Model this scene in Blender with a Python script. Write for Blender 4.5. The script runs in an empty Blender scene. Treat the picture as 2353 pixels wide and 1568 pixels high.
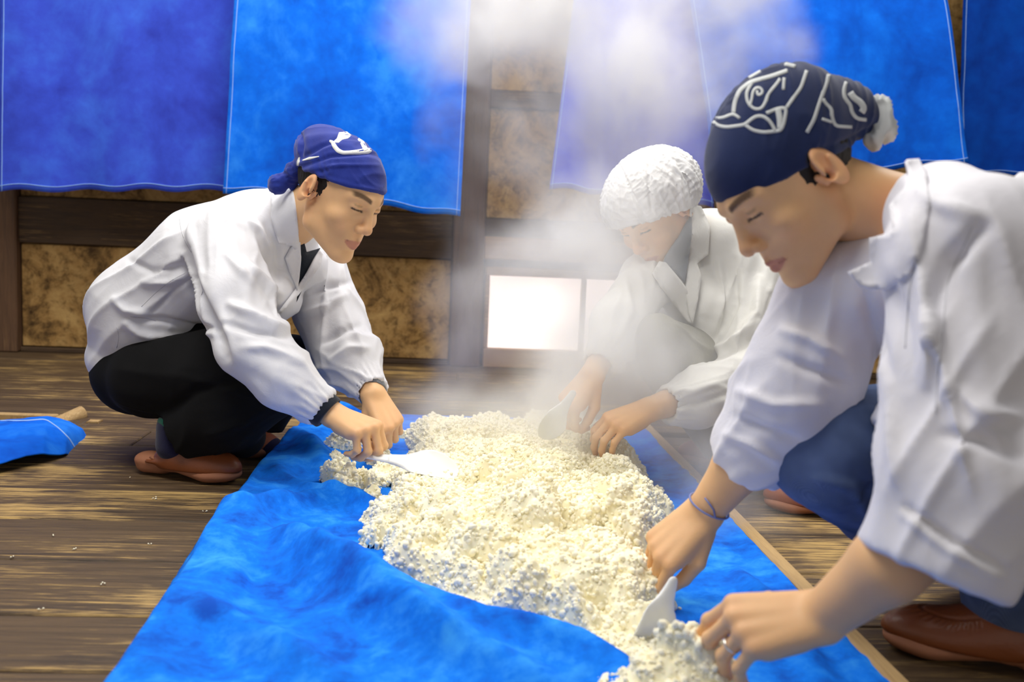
import bpy, bmesh, math, random, time
import numpy as np
from mathutils import Vector, Matrix
from mathutils.bvhtree import BVHTree
from mathutils.geometry import delaunay_2d_cdt

T0 = time.time()
random.seed(7)
RNG = np.random.default_rng(11)
SC = bpy.context.scene
COL = SC.collection

# ------------------------------------------------------------------ camera
F, CX, CY = 2288.0, 1176.5, 784.0            # focal length and centre in pixels of the 2353 x 1568 frame
YAW, PIT, ROL = math.radians(3.9), math.radians(6.55), math.radians(2.4)
CAM = np.array([0.0, 0.0, 0.60])
FW = np.array([math.sin(YAW) * math.cos(PIT), math.cos(YAW) * math.cos(PIT), -math.sin(PIT)])
_r0 = np.array([math.cos(YAW), -math.sin(YAW), 0.0])
_u0 = np.cross(_r0, FW)
RT = _r0 * math.cos(ROL) + _u0 * math.sin(ROL)
UP = _u0 * math.cos(ROL) - _r0 * math.sin(ROL)
cd = bpy.data.cameras.new('camera')
cam = bpy.data.objects.new('camera', cd)
COL.objects.link(cam)
cam.matrix_world = Matrix(((RT[0], UP[0], -FW[0], CAM[0]), (RT[1], UP[1], -FW[1], CAM[1]), (RT[2], UP[2], -FW[2], CAM[2]), (0, 0, 0, 1)))
cd.sensor_width = 36.0
cd.lens = 36.0 * F / 2353.0
cd.clip_start = 0.02
cd.dof.use_dof = True
cd.dof.focus_distance = 2.12
cd.dof.aperture_fstop = 4.0
SC.camera = cam

# ------------------------------------------------------------------ world, lamp, fill lights, exposure
w = bpy.data.worlds.new('world')
SC.world = w
w.use_nodes = True
w.node_tree.nodes['Background'].inputs[0].default_value = (1.0, 0.97, 0.94, 1)
w.node_tree.nodes['Background'].inputs[1].default_value = 0.42
SC.view_settings.view_transform = 'Standard'
SC.view_settings.look = 'None'
SC.view_settings.exposure = 0.12
SC.view_settings.gamma = 1.0
SC.view_settings.use_curve_mapping = False
SC.cycles.max_bounces = 4
SC.cycles.volume_bounces = 2
SC.cycles.transparent_max_bounces = 6
SC.cycles.volume_step_rate = 1.5
SC.cycles.volume_max_steps = 64
SC.cycles.use_adaptive_sampling = True
SC.cycles.adaptive_threshold = 0.045
SC.cycles.adaptive_min_samples = 16


def area_light(name, loc, target, size, power, color):
    l = bpy.data.lights.new(name, 'AREA')
    l.shape = 'RECTANGLE'
    l.size, l.size_y = size
    l.energy = power
    l.color = color
    o = bpy.data.objects.new(name, l)
    o.location = loc
    o.rotation_euler = (Vector(target) - Vector(loc)).to_track_quat('-Z', 'Y').to_euler()
    COL.objects.link(o)
    return o


WARM = (1.0, 0.97, 0.93)
area_light('ceiling_lamp', (0.05, 2.75, 2.38), (0.0, 2.3, 0.3), (1.6, 1.0), 42, WARM)
area_light('fill_light_near', (-0.55, 1.25, 2.38), (-0.4, 1.7, 0.3), (1.4, 0.9), 41, WARM)  # added fill, no such source in view: lifts the left man's face
area_light('fill_light_left', (-1.6, 2.9, 2.38), (-1.3, 3.0, 0.3), (1.2, 0.9), 17, WARM)  # unseen fill added to brighten the left wall, cloth and crouching man's back
area_light('fill_light_right', (1.7, 2.7, 2.38), (1.4, 2.8, 0.3), (1.2, 0.9), 24, WARM)  # out-of-view fill added for the jacket back and right-hand cloths


# ------------------------------------------------------------------ geometry helpers
def P(x, y, d):
    "world point seen at pixel x, y, at depth d along the view axis"
    return CAM + d * (FW + (x - CX) / F * RT - (y - CY) / F * UP)


def G(x, y, z=0.0):
    "world point of pixel x, y on the horizontal plane z"
    v = P(x, y, 1.0) - CAM
    return CAM + v * ((z - CAM[2]) / v[2])


def W(x, y, Y):
    "world point of pixel x, y on the upright plane at distance Y"
    v = P(x, y, 1.0) - CAM
    return CAM + v * ((Y - CAM[1]) / v[1])


def PX(V):
    q = np.asarray(V, float) - CAM
    d = q @ FW
    return CX + F * (q @ RT) / d, CY - F * (q @ UP) / d, d


def unit(v):
    v = np.asarray(v, float)
    return v / np.linalg.norm(v)


def _hash(i, j, k, s):
    n = (i * 374761393 + j * 668265263 + k * 2147483647 + s * 974634777).astype(np.int64)
    n = (n ^ (n >> 13)) * 1274126177
    n = n ^ (n >> 16)
    return (n & 0xFFFF).astype(np.float32) / 65535.0


def noise3(p, seed=0):
    "smooth value noise, -1..1"
    p = np.asarray(p, np.float64)
    i = np.floor(p).astype(np.int64)
    f = (p - i).astype(np.float32)
    f = f * f * f * (f * (f * 6 - 15) + 10)
    out = 0
    for a in (0, 1):
        for b in (0, 1):
            for c in (0, 1):
                wgt = (f[:, 0] if a else 1 - f[:, 0]) * (f[:, 1] if b else 1 - f[:, 1]) * (f[:, 2] if c else 1 - f[:, 2])
                out = out + wgt * _hash(i[:, 0] + a, i[:, 1] + b, i[:, 2] + c, seed)
    return out * 2 - 1


def fbm(p, seed=0, octv=3, gain=0.5):
    p = np.asarray(p, float)
    out, a = 0, 1.0
    for o in range(octv):
        out = out + a * noise3(p * (2 ** o) + o * 17.3, seed + o)
        a *= gain
    return out


def worley2(x, y, scale, seed=0):
    "distance to the nearest scattered point (in cells) and that point's random value"
    gx, gy = x * scale, y * scale
    ix, iy = np.floor(gx).astype(np.int64), np.floor(gy).astype(np.int64)
    best = np.full(len(x), 9.0)
    val = np.zeros(len(x))
    for a in (-1, 0, 1):
        for b in (-1, 0, 1):
            cx, cy = ix + a, iy + b
            z0 = np.zeros_like(cx)
            d = np.hypot(gx - cx - _hash(cx, cy, z0 + 1, seed), gy - cy - _hash(cx, cy, z0 + 2, seed))
            m = d < best
            best = np.where(m, d, best)
            val = np.where(m, _hash(cx, cy, z0 + 3, seed), val)
    return best, val


def sstep(a, b, x):
    t = np.clip((x - a) / (b - a), 0, 1)
    return t * t * (3 - 2 * t)


# ------------------------------------------------------------------ signed distance shapes
def rc(a, b, ra, rb=None, k=0.02, flat=None):
    "tapered capsule; flat = (direction, factor): wider by the factor along that direction"
    a, b = np.asarray(a, float), np.asarray(b, float)
    rb = ra if rb is None else rb
    R = max(ra, rb) * (max(1.0, flat[1]) if flat else 1.0)

    def fn(p):
        q = p - a
        ab = b - a
        if flat:
            n = unit(flat[0])
            s = 1.0 / flat[1] - 1.0
            q = q + np.outer(q @ n, n) * s
            ab = ab + n * (ab @ n) * s
        t = np.clip(q @ ab / max(ab @ ab, 1e-9), 0, 1)
        return np.linalg.norm(q - np.outer(t, ab), axis=1) - (ra + t * (rb - ra))
    return dict(f=fn, lo=np.minimum(a, b) - R, hi=np.maximum(a, b) + R, k=k, op='+')


def ell(c, r, M=np.eye(3), k=0.02):
    "ellipsoid: centre, radii, axes in the columns of M"
    c, r = np.asarray(c, float), np.asarray(r, float)

    def fn(p):
        q = (p - c) @ M
        k0 = np.linalg.norm(q / r, axis=1)
        k1 = np.linalg.norm(q / (r * r), axis=1) + 1e-9
        return k0 * (k0 - 1.0) / k1
    e = np.sqrt((M ** 2) @ (r ** 2))
    return dict(f=fn, lo=c - e, hi=c + e, k=k, op='+')


def rbox(c, h, M=np.eye(3), rad=0.01, k=0.01):
    c, h = np.asarray(c, float), np.asarray(h, float)

    def fn(p):
        q = np.abs((p - c) @ M) - (h - rad)
        return np.linalg.norm(np.maximum(q, 0), axis=1) + np.minimum(q.max(1), 0) - rad
    e = np.abs(M) @ h
    return dict(f=fn, lo=c - e, hi=c + e, k=k, op='+')


def chain(pts, k=0.02, flat=None):
    return [rc(pts[i][0], pts[i + 1][0], pts[i][1], pts[i + 1][1], k, flat) for i in range(len(pts) - 1)]


def sub(pr, k=0.004):
    pr = dict(pr)
    pr['op'] = '-'
    pr['k'] = k
    return pr


def half(pt, n, k=0.004, lo=None, hi=None):
    "cut away the side the normal points to (only inside the box lo..hi when given)"
    pt, n = np.asarray(pt, float), unit(n)
    return dict(f=lambda p: -((p - pt) @ n), lo=lo, hi=hi, k=k, op='-')


def custom(fn, op='d', lo=None, hi=None, k=0.0):
    return dict(f=fn, lo=lo, hi=hi, k=k, op=op)


def sdf(prims, p, far=1.0):
    d = np.full(len(p), far, np.float32)
    for pr in prims:
        if pr['lo'] is not None:
            m = pr['k'] + 0.02
            lo, hi = pr['lo'] - m, pr['hi'] + m
            s = np.nonzero((p[:, 0] > lo[0]) & (p[:, 0] < hi[0]) & (p[:, 1] > lo[1]) & (p[:, 1] < hi[1]) & (p[:, 2] > lo[2]) & (p[:, 2] < hi[2]))[0]
            if not len(s):
                continue
            q, dd = p[s], d[s]
        else:
            s, q, dd = slice(None), p, d
        v = pr['f'](q).astype(np.float32)
        k = pr['k']
        if pr['op'] == '+':
            if k > 0:
                h = np.maximum(k - np.abs(dd - v), 0) / k
                d[s] = np.minimum(dd, v) - h * h * h * k / 6.0
            else:
                d[s] = np.minimum(dd, v)
        elif pr['op'] == '-':
            if k > 0:
                h = np.maximum(k - np.abs(dd + v), 0) / k
                d[s] = np.maximum(dd, -v) + h * h * h * k / 6.0
            else:
                d[s] = np.maximum(dd, -v)
        elif pr['op'] == 'd':
            d[s] = dd + v
        elif pr['op'] == '&':
            d[s] = np.maximum(dd, v)
    return d


def mesh_sdf(prims, h):
    "sparse surface nets of a list of signed distance shapes; returns vertices, quads"
    los = [p['lo'] for p in prims if p['lo'] is not None and p['op'] == '+']
    his = [p['hi'] for p in prims if p['lo'] is not None and p['op'] == '+']
    lo = np.min(los, 0) - 6 * h
    hi = np.max(his, 0) + 6 * h
    B = 6
    nb = np.ceil((hi - lo) / (B * h)).astype(int) + 1
    g = np.stack(np.meshgrid(*[np.arange(n) for n in nb], indexing='ij'), -1).reshape(-1, 3)
    cen = lo + (g + 0.5) * (B * h)
    dc = np.full(len(cen), 1.0, np.float32)
    dc = sdf(prims, cen)
    act = g[np.abs(dc) < B * h * 1.25 + 0.012]
    n = nb * B + 1
    D = np.full(tuple(n), 1.0, np.float32)
    big = dc.reshape(tuple(nb))
    D[:-1, :-1, :-1] = np.repeat(np.repeat(np.repeat(np.where(big < 0, -1.0, 1.0).astype(np.float32), B, 0), B, 1), B, 2)
    off = np.stack(np.meshgrid(*[np.arange(B)] * 3, indexing='ij'), -1).reshape(-1, 3)
    key = (act // 5) @ np.array([1000000, 1000, 1])
    order = np.argsort(key, kind='stable')
    act, key = act[order], key[order]
    for grp in np.split(act, np.nonzero(np.diff(key))[0] + 1):
        ijk = (grp[:, None, :] * B + off[None]).reshape(-1, 3)
        pts = lo + ijk * h
        plo, phi = pts.min(0), pts.max(0)
        near = [p for p in prims if p['lo'] is None or (np.all(p['lo'] - p['k'] - 0.02 < phi) and np.all(p['hi'] + p['k'] + 0.02 > plo))]
        D[ijk[:, 0], ijk[:, 1], ijk[:, 2]] = sdf(near, pts)
    S = D < 0
    mix = np.zeros(tuple(n - 1), np.uint8)
    for a in (0, 1):
        for b in (0, 1):
            for c in (0, 1):
                mix += S[a:n[0] - 1 + a, b:n[1] - 1 + b, c:n[2] - 1 + c]
    cells = np.argwhere((mix > 0) & (mix < 8))
    idx = np.full(tuple(n - 1), -1, np.int32)
    idx[cells[:, 0], cells[:, 1], cells[:, 2]] = np.arange(len(cells))
    cor = np.array([(a, b, c) for a in (0, 1) for b in (0, 1) for c in (0, 1)])
    val = np.stack([D[cells[:, 0] + a, cells[:, 1] + b, cells[:, 2] + c] for a, b, c in cor], 1)
    acc = np.zeros((len(cells), 3))
    cnt = np.zeros(len(cells))
    for i in range(8):
        for j in range(i + 1, 8):
            if np.abs(cor[i] - cor[j]).sum() == 1:
                x = (val[:, i] < 0) != (val[:, j] < 0)
                t = val[x, i] / (val[x, i] - val[x, j])
                acc[x] += cor[i] + t[:, None] * (cor[j] - cor[i])
                cnt[x] += 1
    V = lo + (cells + acc / cnt[:, None]) * h
    quads = []
    for ax in range(3):
        u, v = (ax + 1) % 3, (ax + 2) % 3
        A = np.moveaxis(S, ax, 0)
        e = np.argwhere(np.moveaxis(A[:-1] != A[1:], 0, ax))
        e = e[(e[:, u] > 0) & (e[:, v] > 0) & (e[:, u] < n[u] - 1) & (e[:, v] < n[v] - 1)]
        if not len(e):
            continue
        q = []
        for du, dv in ((0, 0), (1, 0), (1, 1), (0, 1)):
            c = e.copy()
            c[:, u] -= du
            c[:, v] -= dv
            q.append(idx[c[:, 0], c[:, 1], c[:, 2]])
        q = np.stack(q, 1)
        ins = S[e[:, 0], e[:, 1], e[:, 2]]
        q[~ins] = q[~ins][:, ::-1]
        quads.append(q[(q >= 0).all(1)])
    return V, np.concatenate(quads)


def normals(V, Q):
    fn = np.cross(V[Q[:, 2]] - V[Q[:, 0]], V[Q[:, 3 if Q.shape[1] == 4 else 1]] - V[Q[:, 1 if Q.shape[1] == 4 else 0]])
    if Q.shape[1] == 3:
        fn = np.cross(V[Q[:, 1]] - V[Q[:, 0]], V[Q[:, 2]] - V[Q[:, 0]])
    N = np.zeros_like(V)
    for c in range(Q.shape[1]):
        for a in range(3):
            N[:, a] += np.bincount(Q[:, c], fn[:, a], len(V))
    return N / (np.linalg.norm(N, axis=1)[:, None] + 1e-12)


def relax(V, Q, it=2, lam=0.5):
    e = np.concatenate([Q[:, [i, (i + 1) % Q.shape[1]]] for i in range(Q.shape[1])])
    e = np.concatenate([e, e[:, ::-1]])
    deg = np.bincount(e[:, 0], minlength=len(V))[:, None] + 1e-9
    for _ in range(it):
        A = np.stack([np.bincount(e[:, 0], V[e[:, 1], a], len(V)) for a in range(3)], 1) / deg
        V = V + lam * (A - V)
    return V


def biggest(V, Q):
    "keep only the largest connected piece"
    lab = np.arange(len(V))
    while True:
        m = lab[Q].min(1)
        new = lab.copy()
        for c in range(Q.shape[1]):
            np.minimum.at(new, Q[:, c], m)
        new = new[new]
        if (new == lab).all():
            break
        lab = new
    r = np.bincount(lab).argmax()
    keep = lab == r
    mp = np.cumsum(keep) - 1
    return V[keep], mp[Q[keep[Q[:, 0]]]]


def coarsen(V, Q, mask, cell, keep=None):
    "merge the vertices under clothing into larger cells; the surface stays closed. keep: colours merged alike"
    ids = np.arange(len(V))
    m = np.nonzero(mask)[0]
    _, inv = np.unique(np.floor(V[m] / cell).astype(np.int64) @ np.array([1000003, 1009, 1]), return_inverse=True)
    ids[m] = len(V) + inv.ravel()
    _, new = np.unique(ids, return_inverse=True)
    new = new.ravel()
    cnt = np.bincount(new)[:, None]
    V2 = np.stack([np.bincount(new, V[:, a]) for a in range(3)], 1) / cnt
    q = new[Q]
    tri = np.concatenate([q[:, [0, 1, 2]], q[:, [0, 2, 3]]])
    tri = tri[(tri[:, 0] != tri[:, 1]) & (tri[:, 1] != tri[:, 2]) & (tri[:, 0] != tri[:, 2])]
    k = np.sort(tri, 1) @ np.array([1, len(V2), len(V2) ** 2]).astype(np.int64)
    _, f = np.unique(k, return_index=True)
    tri = tri[np.sort(f)]
    if keep is None:
        return V2, tri
    return V2, tri, np.stack([np.bincount(new, keep[:, a]) for a in range(3)], 1) / cnt


def px_folds(V, Q, folds, facing=0.15):
    "raise or sink folds of cloth along lines; each fold: (points in pixels, half width px, height m)"
    N = normals(V, Q)
    x, y, d = PX(V)
    view = V - CAM
    front = np.einsum('ij,ij->i', N, view / np.linalg.norm(view, axis=1)[:, None]) < facing
    disp = np.zeros(len(V))
    for pts, wd, amp in folds:
        pts = np.asarray(pts, float)
        best = np.full(len(V), 1e9)
        tt = np.zeros(len(V))
        seg = np.linalg.norm(np.diff(pts, axis=0), axis=1)
        cum = np.concatenate([[0], np.cumsum(seg)]) / seg.sum()
        lo, hi = pts.min(0) - 3 * wd, pts.max(0) + 3 * wd
        s = np.nonzero(front & (x > lo[0]) & (x < hi[0]) & (y > lo[1]) & (y < hi[1]))[0]
        for i in range(len(pts) - 1):
            a, ab = pts[i], pts[i + 1] - pts[i]
            qx, qy = x[s] - a[0], y[s] - a[1]
            t = np.clip((qx * ab[0] + qy * ab[1]) / (ab @ ab), 0, 1)
            dd = np.hypot(qx - t * ab[0], qy - t * ab[1])
            b = dd < best[s]
            best[s[b]] = dd[b]
            tt[s[b]] = cum[i] + t[b] * (cum[i + 1] - cum[i])
        taper = np.sin(np.pi * np.clip(tt[s] * 0.86 + 0.07, 0, 1)) ** 0.6
        disp[s] += amp * taper * np.exp(-(best[s] / wd) ** 2)
    return V + N * disp[:, None]


def limb_folds(V, Q, a, b, rad, amp, seed, freq=22.0, skew=2.0, around=1.1, width=1.7, power=1.7):
    "gathers of cloth that run round a limb from a to b"
    a, b = np.asarray(a, float), np.asarray(b, float)
    ax = unit(b - a)
    L = np.linalg.norm(b - a)
    u = unit(np.cross(ax, (0.3, 0.5, 0.8)))
    v = np.cross(ax, u)
    q = V - a
    t = q @ ax
    r = np.linalg.norm(q - np.outer(t, ax), axis=1)
    s = np.nonzero((t > -0.08) & (t < L + 0.06) & (r < rad * width))[0]
    th = np.arctan2(q[s] @ v, q[s] @ u)
    freq = freq * 0.62
    n = noise3(np.stack([t[s] * freq + skew * np.sin(th + seed), np.cos(th) * around + seed * 3.1, np.sin(th) * around], 1), seed)
    n2 = noise3(np.stack([t[s] * freq * 1.9 + skew * np.cos(th * 1.0 + seed), np.cos(th) * around * 1.6 + 9, np.sin(th) * around * 1.6], 1), seed + 5)
    ridge = (1 - np.abs(n)) ** power + 0.22 * (1 - np.abs(n2)) ** power - 0.5
    wgt = sstep(-0.08, 0.02, t[s]) * sstep(L + 0.06, L - 0.02, t[s]) * sstep(rad * width, rad * width * 0.75, r[s])
    N = normals(V, Q)[s]
    V = V.copy()
    V[s] += N * (amp * ridge * wgt)[:, None]
    return V


# ------------------------------------------------------------------ objects
def tag(o, label=None, cat=None, group=None, kind=None):
    if label:
        o['label'] = label
    if cat:
        o['category'] = cat
    if group:
        o['group'] = group
    if kind:
        o['kind'] = kind
    return o


def empty(name, loc=(0, 0, 0)):
    o = bpy.data.objects.new(name, None)
    o.location = [float(c) for c in loc]
    o.empty_display_size = 0.1
    COL.objects.link(o)
    return o


def origin_of(o):
    v = np.zeros(3)
    while o is not None:
        v += np.array(o.location)
        o = o.parent
    return v


def obj(name, V, Q, m, parent=None, smooth=True, loc=None, col=None):
    "one mesh object from world-space vertices"
    V = np.asarray(V, float)
    base = origin_of(parent) if parent is not None else np.zeros(3)
    loc = np.zeros(3) if loc is None else np.asarray(loc, float) - base
    me = bpy.data.meshes.new(name)
    if isinstance(Q, np.ndarray):
        me.vertices.add(len(V))
        me.vertices.foreach_set('co', (V - base - loc).astype(np.float32).ravel())
        k = Q.shape[1]
        me.loops.add(Q.size)
        me.loops.foreach_set('vertex_index', Q.astype(np.int32).ravel())
        me.polygons.add(len(Q))
        me.polygons.foreach_set('loop_start', np.arange(0, Q.size, k, dtype=np.int32))
        me.update(calc_edges=True)
    else:
        me.from_pydata((V - base - loc).tolist(), [], Q)
    me.validate()
    if smooth:
        me.polygons.foreach_set('use_smooth', np.ones(len(me.polygons), bool))
    if col is not None:
        ca = me.color_attributes.new('tint', 'FLOAT_COLOR', 'POINT')
        c4 = np.ones((len(V), 4), np.float32)
        c4[:, :3] = col
        ca.data.foreach_set('color', c4.ravel())
    me.materials.append(m)
    o = bpy.data.objects.new(name, me)
    COL.objects.link(o)
    if parent is not None:
        o.parent = parent
    o.location = [float(c) for c in loc]
    return o


def box_vf(lo, hi, bev=0.0):
    "box with chamfered edges: vertices and faces"
    lo, hi = np.asarray(lo, float), np.asarray(hi, float)
    bm = bmesh.new()
    bmesh.ops.create_cube(bm, size=1.0)
    for v in bm.verts:
        v.co = Vector([(lo[i] + hi[i]) / 2 + v.co[i] * (hi[i] - lo[i]) for i in range(3)])
    if bev:
        bmesh.ops.bevel(bm, geom=bm.edges[:], offset=bev, segments=1, affect='EDGES')
    bm.verts.index_update()
    V = [tuple(v.co) for v in bm.verts]
    Fc = [[v.index for v in f.verts] for f in bm.faces]
    bm.free()
    return np.array(V), Fc


def box(name, lo, hi, m, parent=None, bev=0.004):
    V, Fc = box_vf(lo, hi, bev)
    return obj(name, V, Fc, m, parent, smooth=False)


def tube_vf(pts, rad, seg=10, cap=True):
    pts = [np.asarray(p, float) for p in pts]
    rad = rad if hasattr(rad, '__len__') else [rad] * len(pts)
    V, Q = [], []
    t0 = unit(pts[1] - pts[0])
    u = unit(np.cross(t0, (0.21, 0.4, 0.9)))
    for i, p in enumerate(pts):
        t = unit(pts[min(i + 1, len(pts) - 1)] - pts[max(i - 1, 0)])
        u = unit(u - t * (u @ t))
        v = np.cross(t, u)
        for s in range(seg):
            a = 2 * math.pi * s / seg
            V.append(p + rad[i] * (math.cos(a) * u + math.sin(a) * v))
    for i in range(len(pts) - 1):
        for s in range(seg):
            Q.append((i * seg + s, i * seg + (s + 1) % seg, (i + 1) * seg + (s + 1) % seg, (i + 1) * seg + s))
    if cap:
        Q.append(tuple(range(seg))[::-1])
        Q.append(tuple((len(pts) - 1) * seg + s for s in range(seg)))
    return np.array(V), Q


def grid_quads(nu, nv):
    i = np.arange(nu - 1)[:, None] * nv + np.arange(nv - 1)[None]
    i = i.ravel()
    return np.stack([i, i + nv, i + nv + 1, i + 1], 1)


def thicken(V, Q, t):
    "closed slab: V is the front, pushed back by t against its normals; Q array of quads or triangles"
    N = normals(V, Q)
    n = len(V)
    V2 = np.concatenate([V, V - N * t])
    k = Q.shape[1]
    e = np.concatenate([Q[:, [i, (i + 1) % k]] for i in range(k)])
    key = e[:, 0].astype(np.int64) * n + e[:, 1]
    rev = e[:, 1].astype(np.int64) * n + e[:, 0]
    b = e[~np.isin(key, rev)]
    side = np.stack([b[:, 1], b[:, 0], b[:, 0] + n, b[:, 1] + n], 1)
    return V2, Q.tolist() + (Q[:, ::-1] + n).tolist() + side.tolist()


def bvh_of(*vq):
    Vs, Fs, o = [], [], 0
    for V, Q in vq:
        Vs += np.asarray(V).tolist()
        Fs += (Q + o).tolist() if isinstance(Q, np.ndarray) else [[int(i) + o for i in q] for q in Q]
        o += len(V)
    return BVHTree.FromPolygons(Vs, Fs)


def cast(bvh, x, y):
    v = unit(P(x, y, 1.0) - CAM)
    h = bvh.ray_cast(Vector(CAM), Vector(v))
    if h[0] is None:
        return None, None
    n = np.array(h[1])
    if n @ v > 0:
        n = -n
    return np.array(h[0]), n


def patch(name, poly, bvh, off, thick, m, parent, res=9.0, soft=3, curl=None):
    "a piece of cloth cut to an outline and laid on a surface, with its own thickness"
    poly = np.asarray(poly, float)
    pts, n = [], len(poly)
    for i in range(n):
        a, b = poly[i], poly[(i + 1) % n]
        k = max(1, int(np.linalg.norm(b - a) / res))
        for s in range(k):
            pts.append(a + (b - a) * s / k)
    nb = len(pts)
    lo, hi = poly.min(0), poly.max(0)
    for yy in np.arange(lo[1], hi[1], res):
        for xx in np.arange(lo[0], hi[0], res):
            q = np.array([xx + (res / 2 if int((yy - lo[1]) / res) % 2 else 0), yy])
            ins = False
            j = n - 1
            for i in range(n):
                if (poly[i][1] > q[1]) != (poly[j][1] > q[1]) and q[0] < (poly[j][0] - poly[i][0]) * (q[1] - poly[i][1]) / (poly[j][1] - poly[i][1]) + poly[i][0]:
                    ins = not ins
                j = i
            if ins and min(np.hypot(*(q - p)) for p in pts[:nb]) > res * 0.5:
                pts.append(q)
    v2, _, fc, *_ = delaunay_2d_cdt([Vector(p) for p in pts], [(i, (i + 1) % nb) for i in range(nb)], [], 1, 1e-5)
    tri = np.array([list(f) for f in fc if len(f) == 3])
    v2 = np.array([[a[0], a[1]] for a in v2])
    Z = np.full(len(v2), np.nan)
    for i, (xx, yy) in enumerate(v2):
        h, nn = cast(bvh, xx, yy)
        if h is not None:
            Z[i] = (h - CAM) @ FW
    med = np.nanmedian(Z)
    ok = np.isfinite(Z) & (np.abs(Z - med) < 0.2)
    for i in np.nonzero(~ok)[0]:
        j = np.argmin(np.where(ok, np.hypot(*(v2 - v2[i]).T), 1e9))
        Z[i] = Z[j]
    e = np.concatenate([tri[:, [0, 1]], tri[:, [1, 2]], tri[:, [2, 0]]])
    e = np.concatenate([e, e[:, ::-1]])
    Z0 = Z.copy()
    for _ in range(soft):
        A = np.bincount(e[:, 0], Z[e[:, 1]], len(Z)) / np.maximum(np.bincount(e[:, 0], minlength=len(Z)), 1)
        Z = np.minimum(0.5 * Z + 0.5 * A, Z0 + 0.004)
    Z = Z - off
    if curl is not None:
        Z = Z - curl(v2[:, 0], v2[:, 1])
    V = np.array([P(x, y, z) for (x, y), z in zip(v2, Z)])
    fn = np.cross(V[tri[:, 1]] - V[tri[:, 0]], V[tri[:, 2]] - V[tri[:, 0]])
    flip = np.einsum('ij,ij->i', fn, V[tri[:, 0]] - CAM) > 0
    tri[flip] = tri[flip][:, ::-1]
    V2, Fc = thicken(V, tri, thick)
    return obj(name, V2, Fc, m, parent)


def ribbon_vf(pts, wd, bvh, off, thick, step=6.0):
    "a thin raised line of paint or thread laid on a surface"
    pts = np.asarray(pts, float)
    seg = np.linalg.norm(np.diff(pts, axis=0), axis=1)
    cum = np.concatenate([[0], np.cumsum(seg)])
    wd = np.asarray(wd, float) if hasattr(wd, '__len__') else np.full(len(pts), float(wd))
    n = max(2, int(cum[-1] / step) + 1)
    s = np.linspace(0, cum[-1], n)
    c = np.stack([np.interp(s, cum, pts[:, 0]), np.interp(s, cum, pts[:, 1])], 1)
    ww = np.interp(s, cum, wd)
    k = 3 if n > 6 else 1
    for _ in range(k):
        c[1:-1] = 0.5 * c[1:-1] + 0.25 * (c[:-2] + c[2:])
    t = np.gradient(c, axis=0)
    t /= np.linalg.norm(t, axis=1)[:, None] + 1e-9
    nn = np.stack([-t[:, 1], t[:, 0]], 1)
    rows = []
    last = None
    for i in range(n):
        row = []
        for sgn in (-0.5, 0.0, 0.5):
            q = c[i] + nn[i] * ww[i] * sgn
            h, nr = cast(bvh, *q)
            row.append(None if h is None else h + nr * off)
        if any(r is None for r in row):
            continue
        rows.append(row)
    if len(rows) < 2:
        return None
    V = np.array(rows).reshape(-1, 3)
    Q = grid_quads(len(rows), 3)
    N = normals(V, Q)
    if np.einsum('ij,ij->i', N, V - CAM).mean() > 0:
        Q = Q[:, ::-1]
    return thicken(V, Q, thick)


def join_vf(parts):
    V, Fc, o = [], [], 0
    for p in parts:
        if p is None:
            continue
        v, f = p
        V.append(np.asarray(v))
        Fc += [tuple(int(i) + o for i in q) for q in f]
        o += len(v)
    return np.concatenate(V), Fc


# ------------------------------------------------------------------ materials
def srgb(r, g, b):
    return tuple((c / 255 / 12.92 if c <= 10 else ((c / 255 + 0.055) / 1.055) ** 2.4) for c in (r, g, b))


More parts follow.
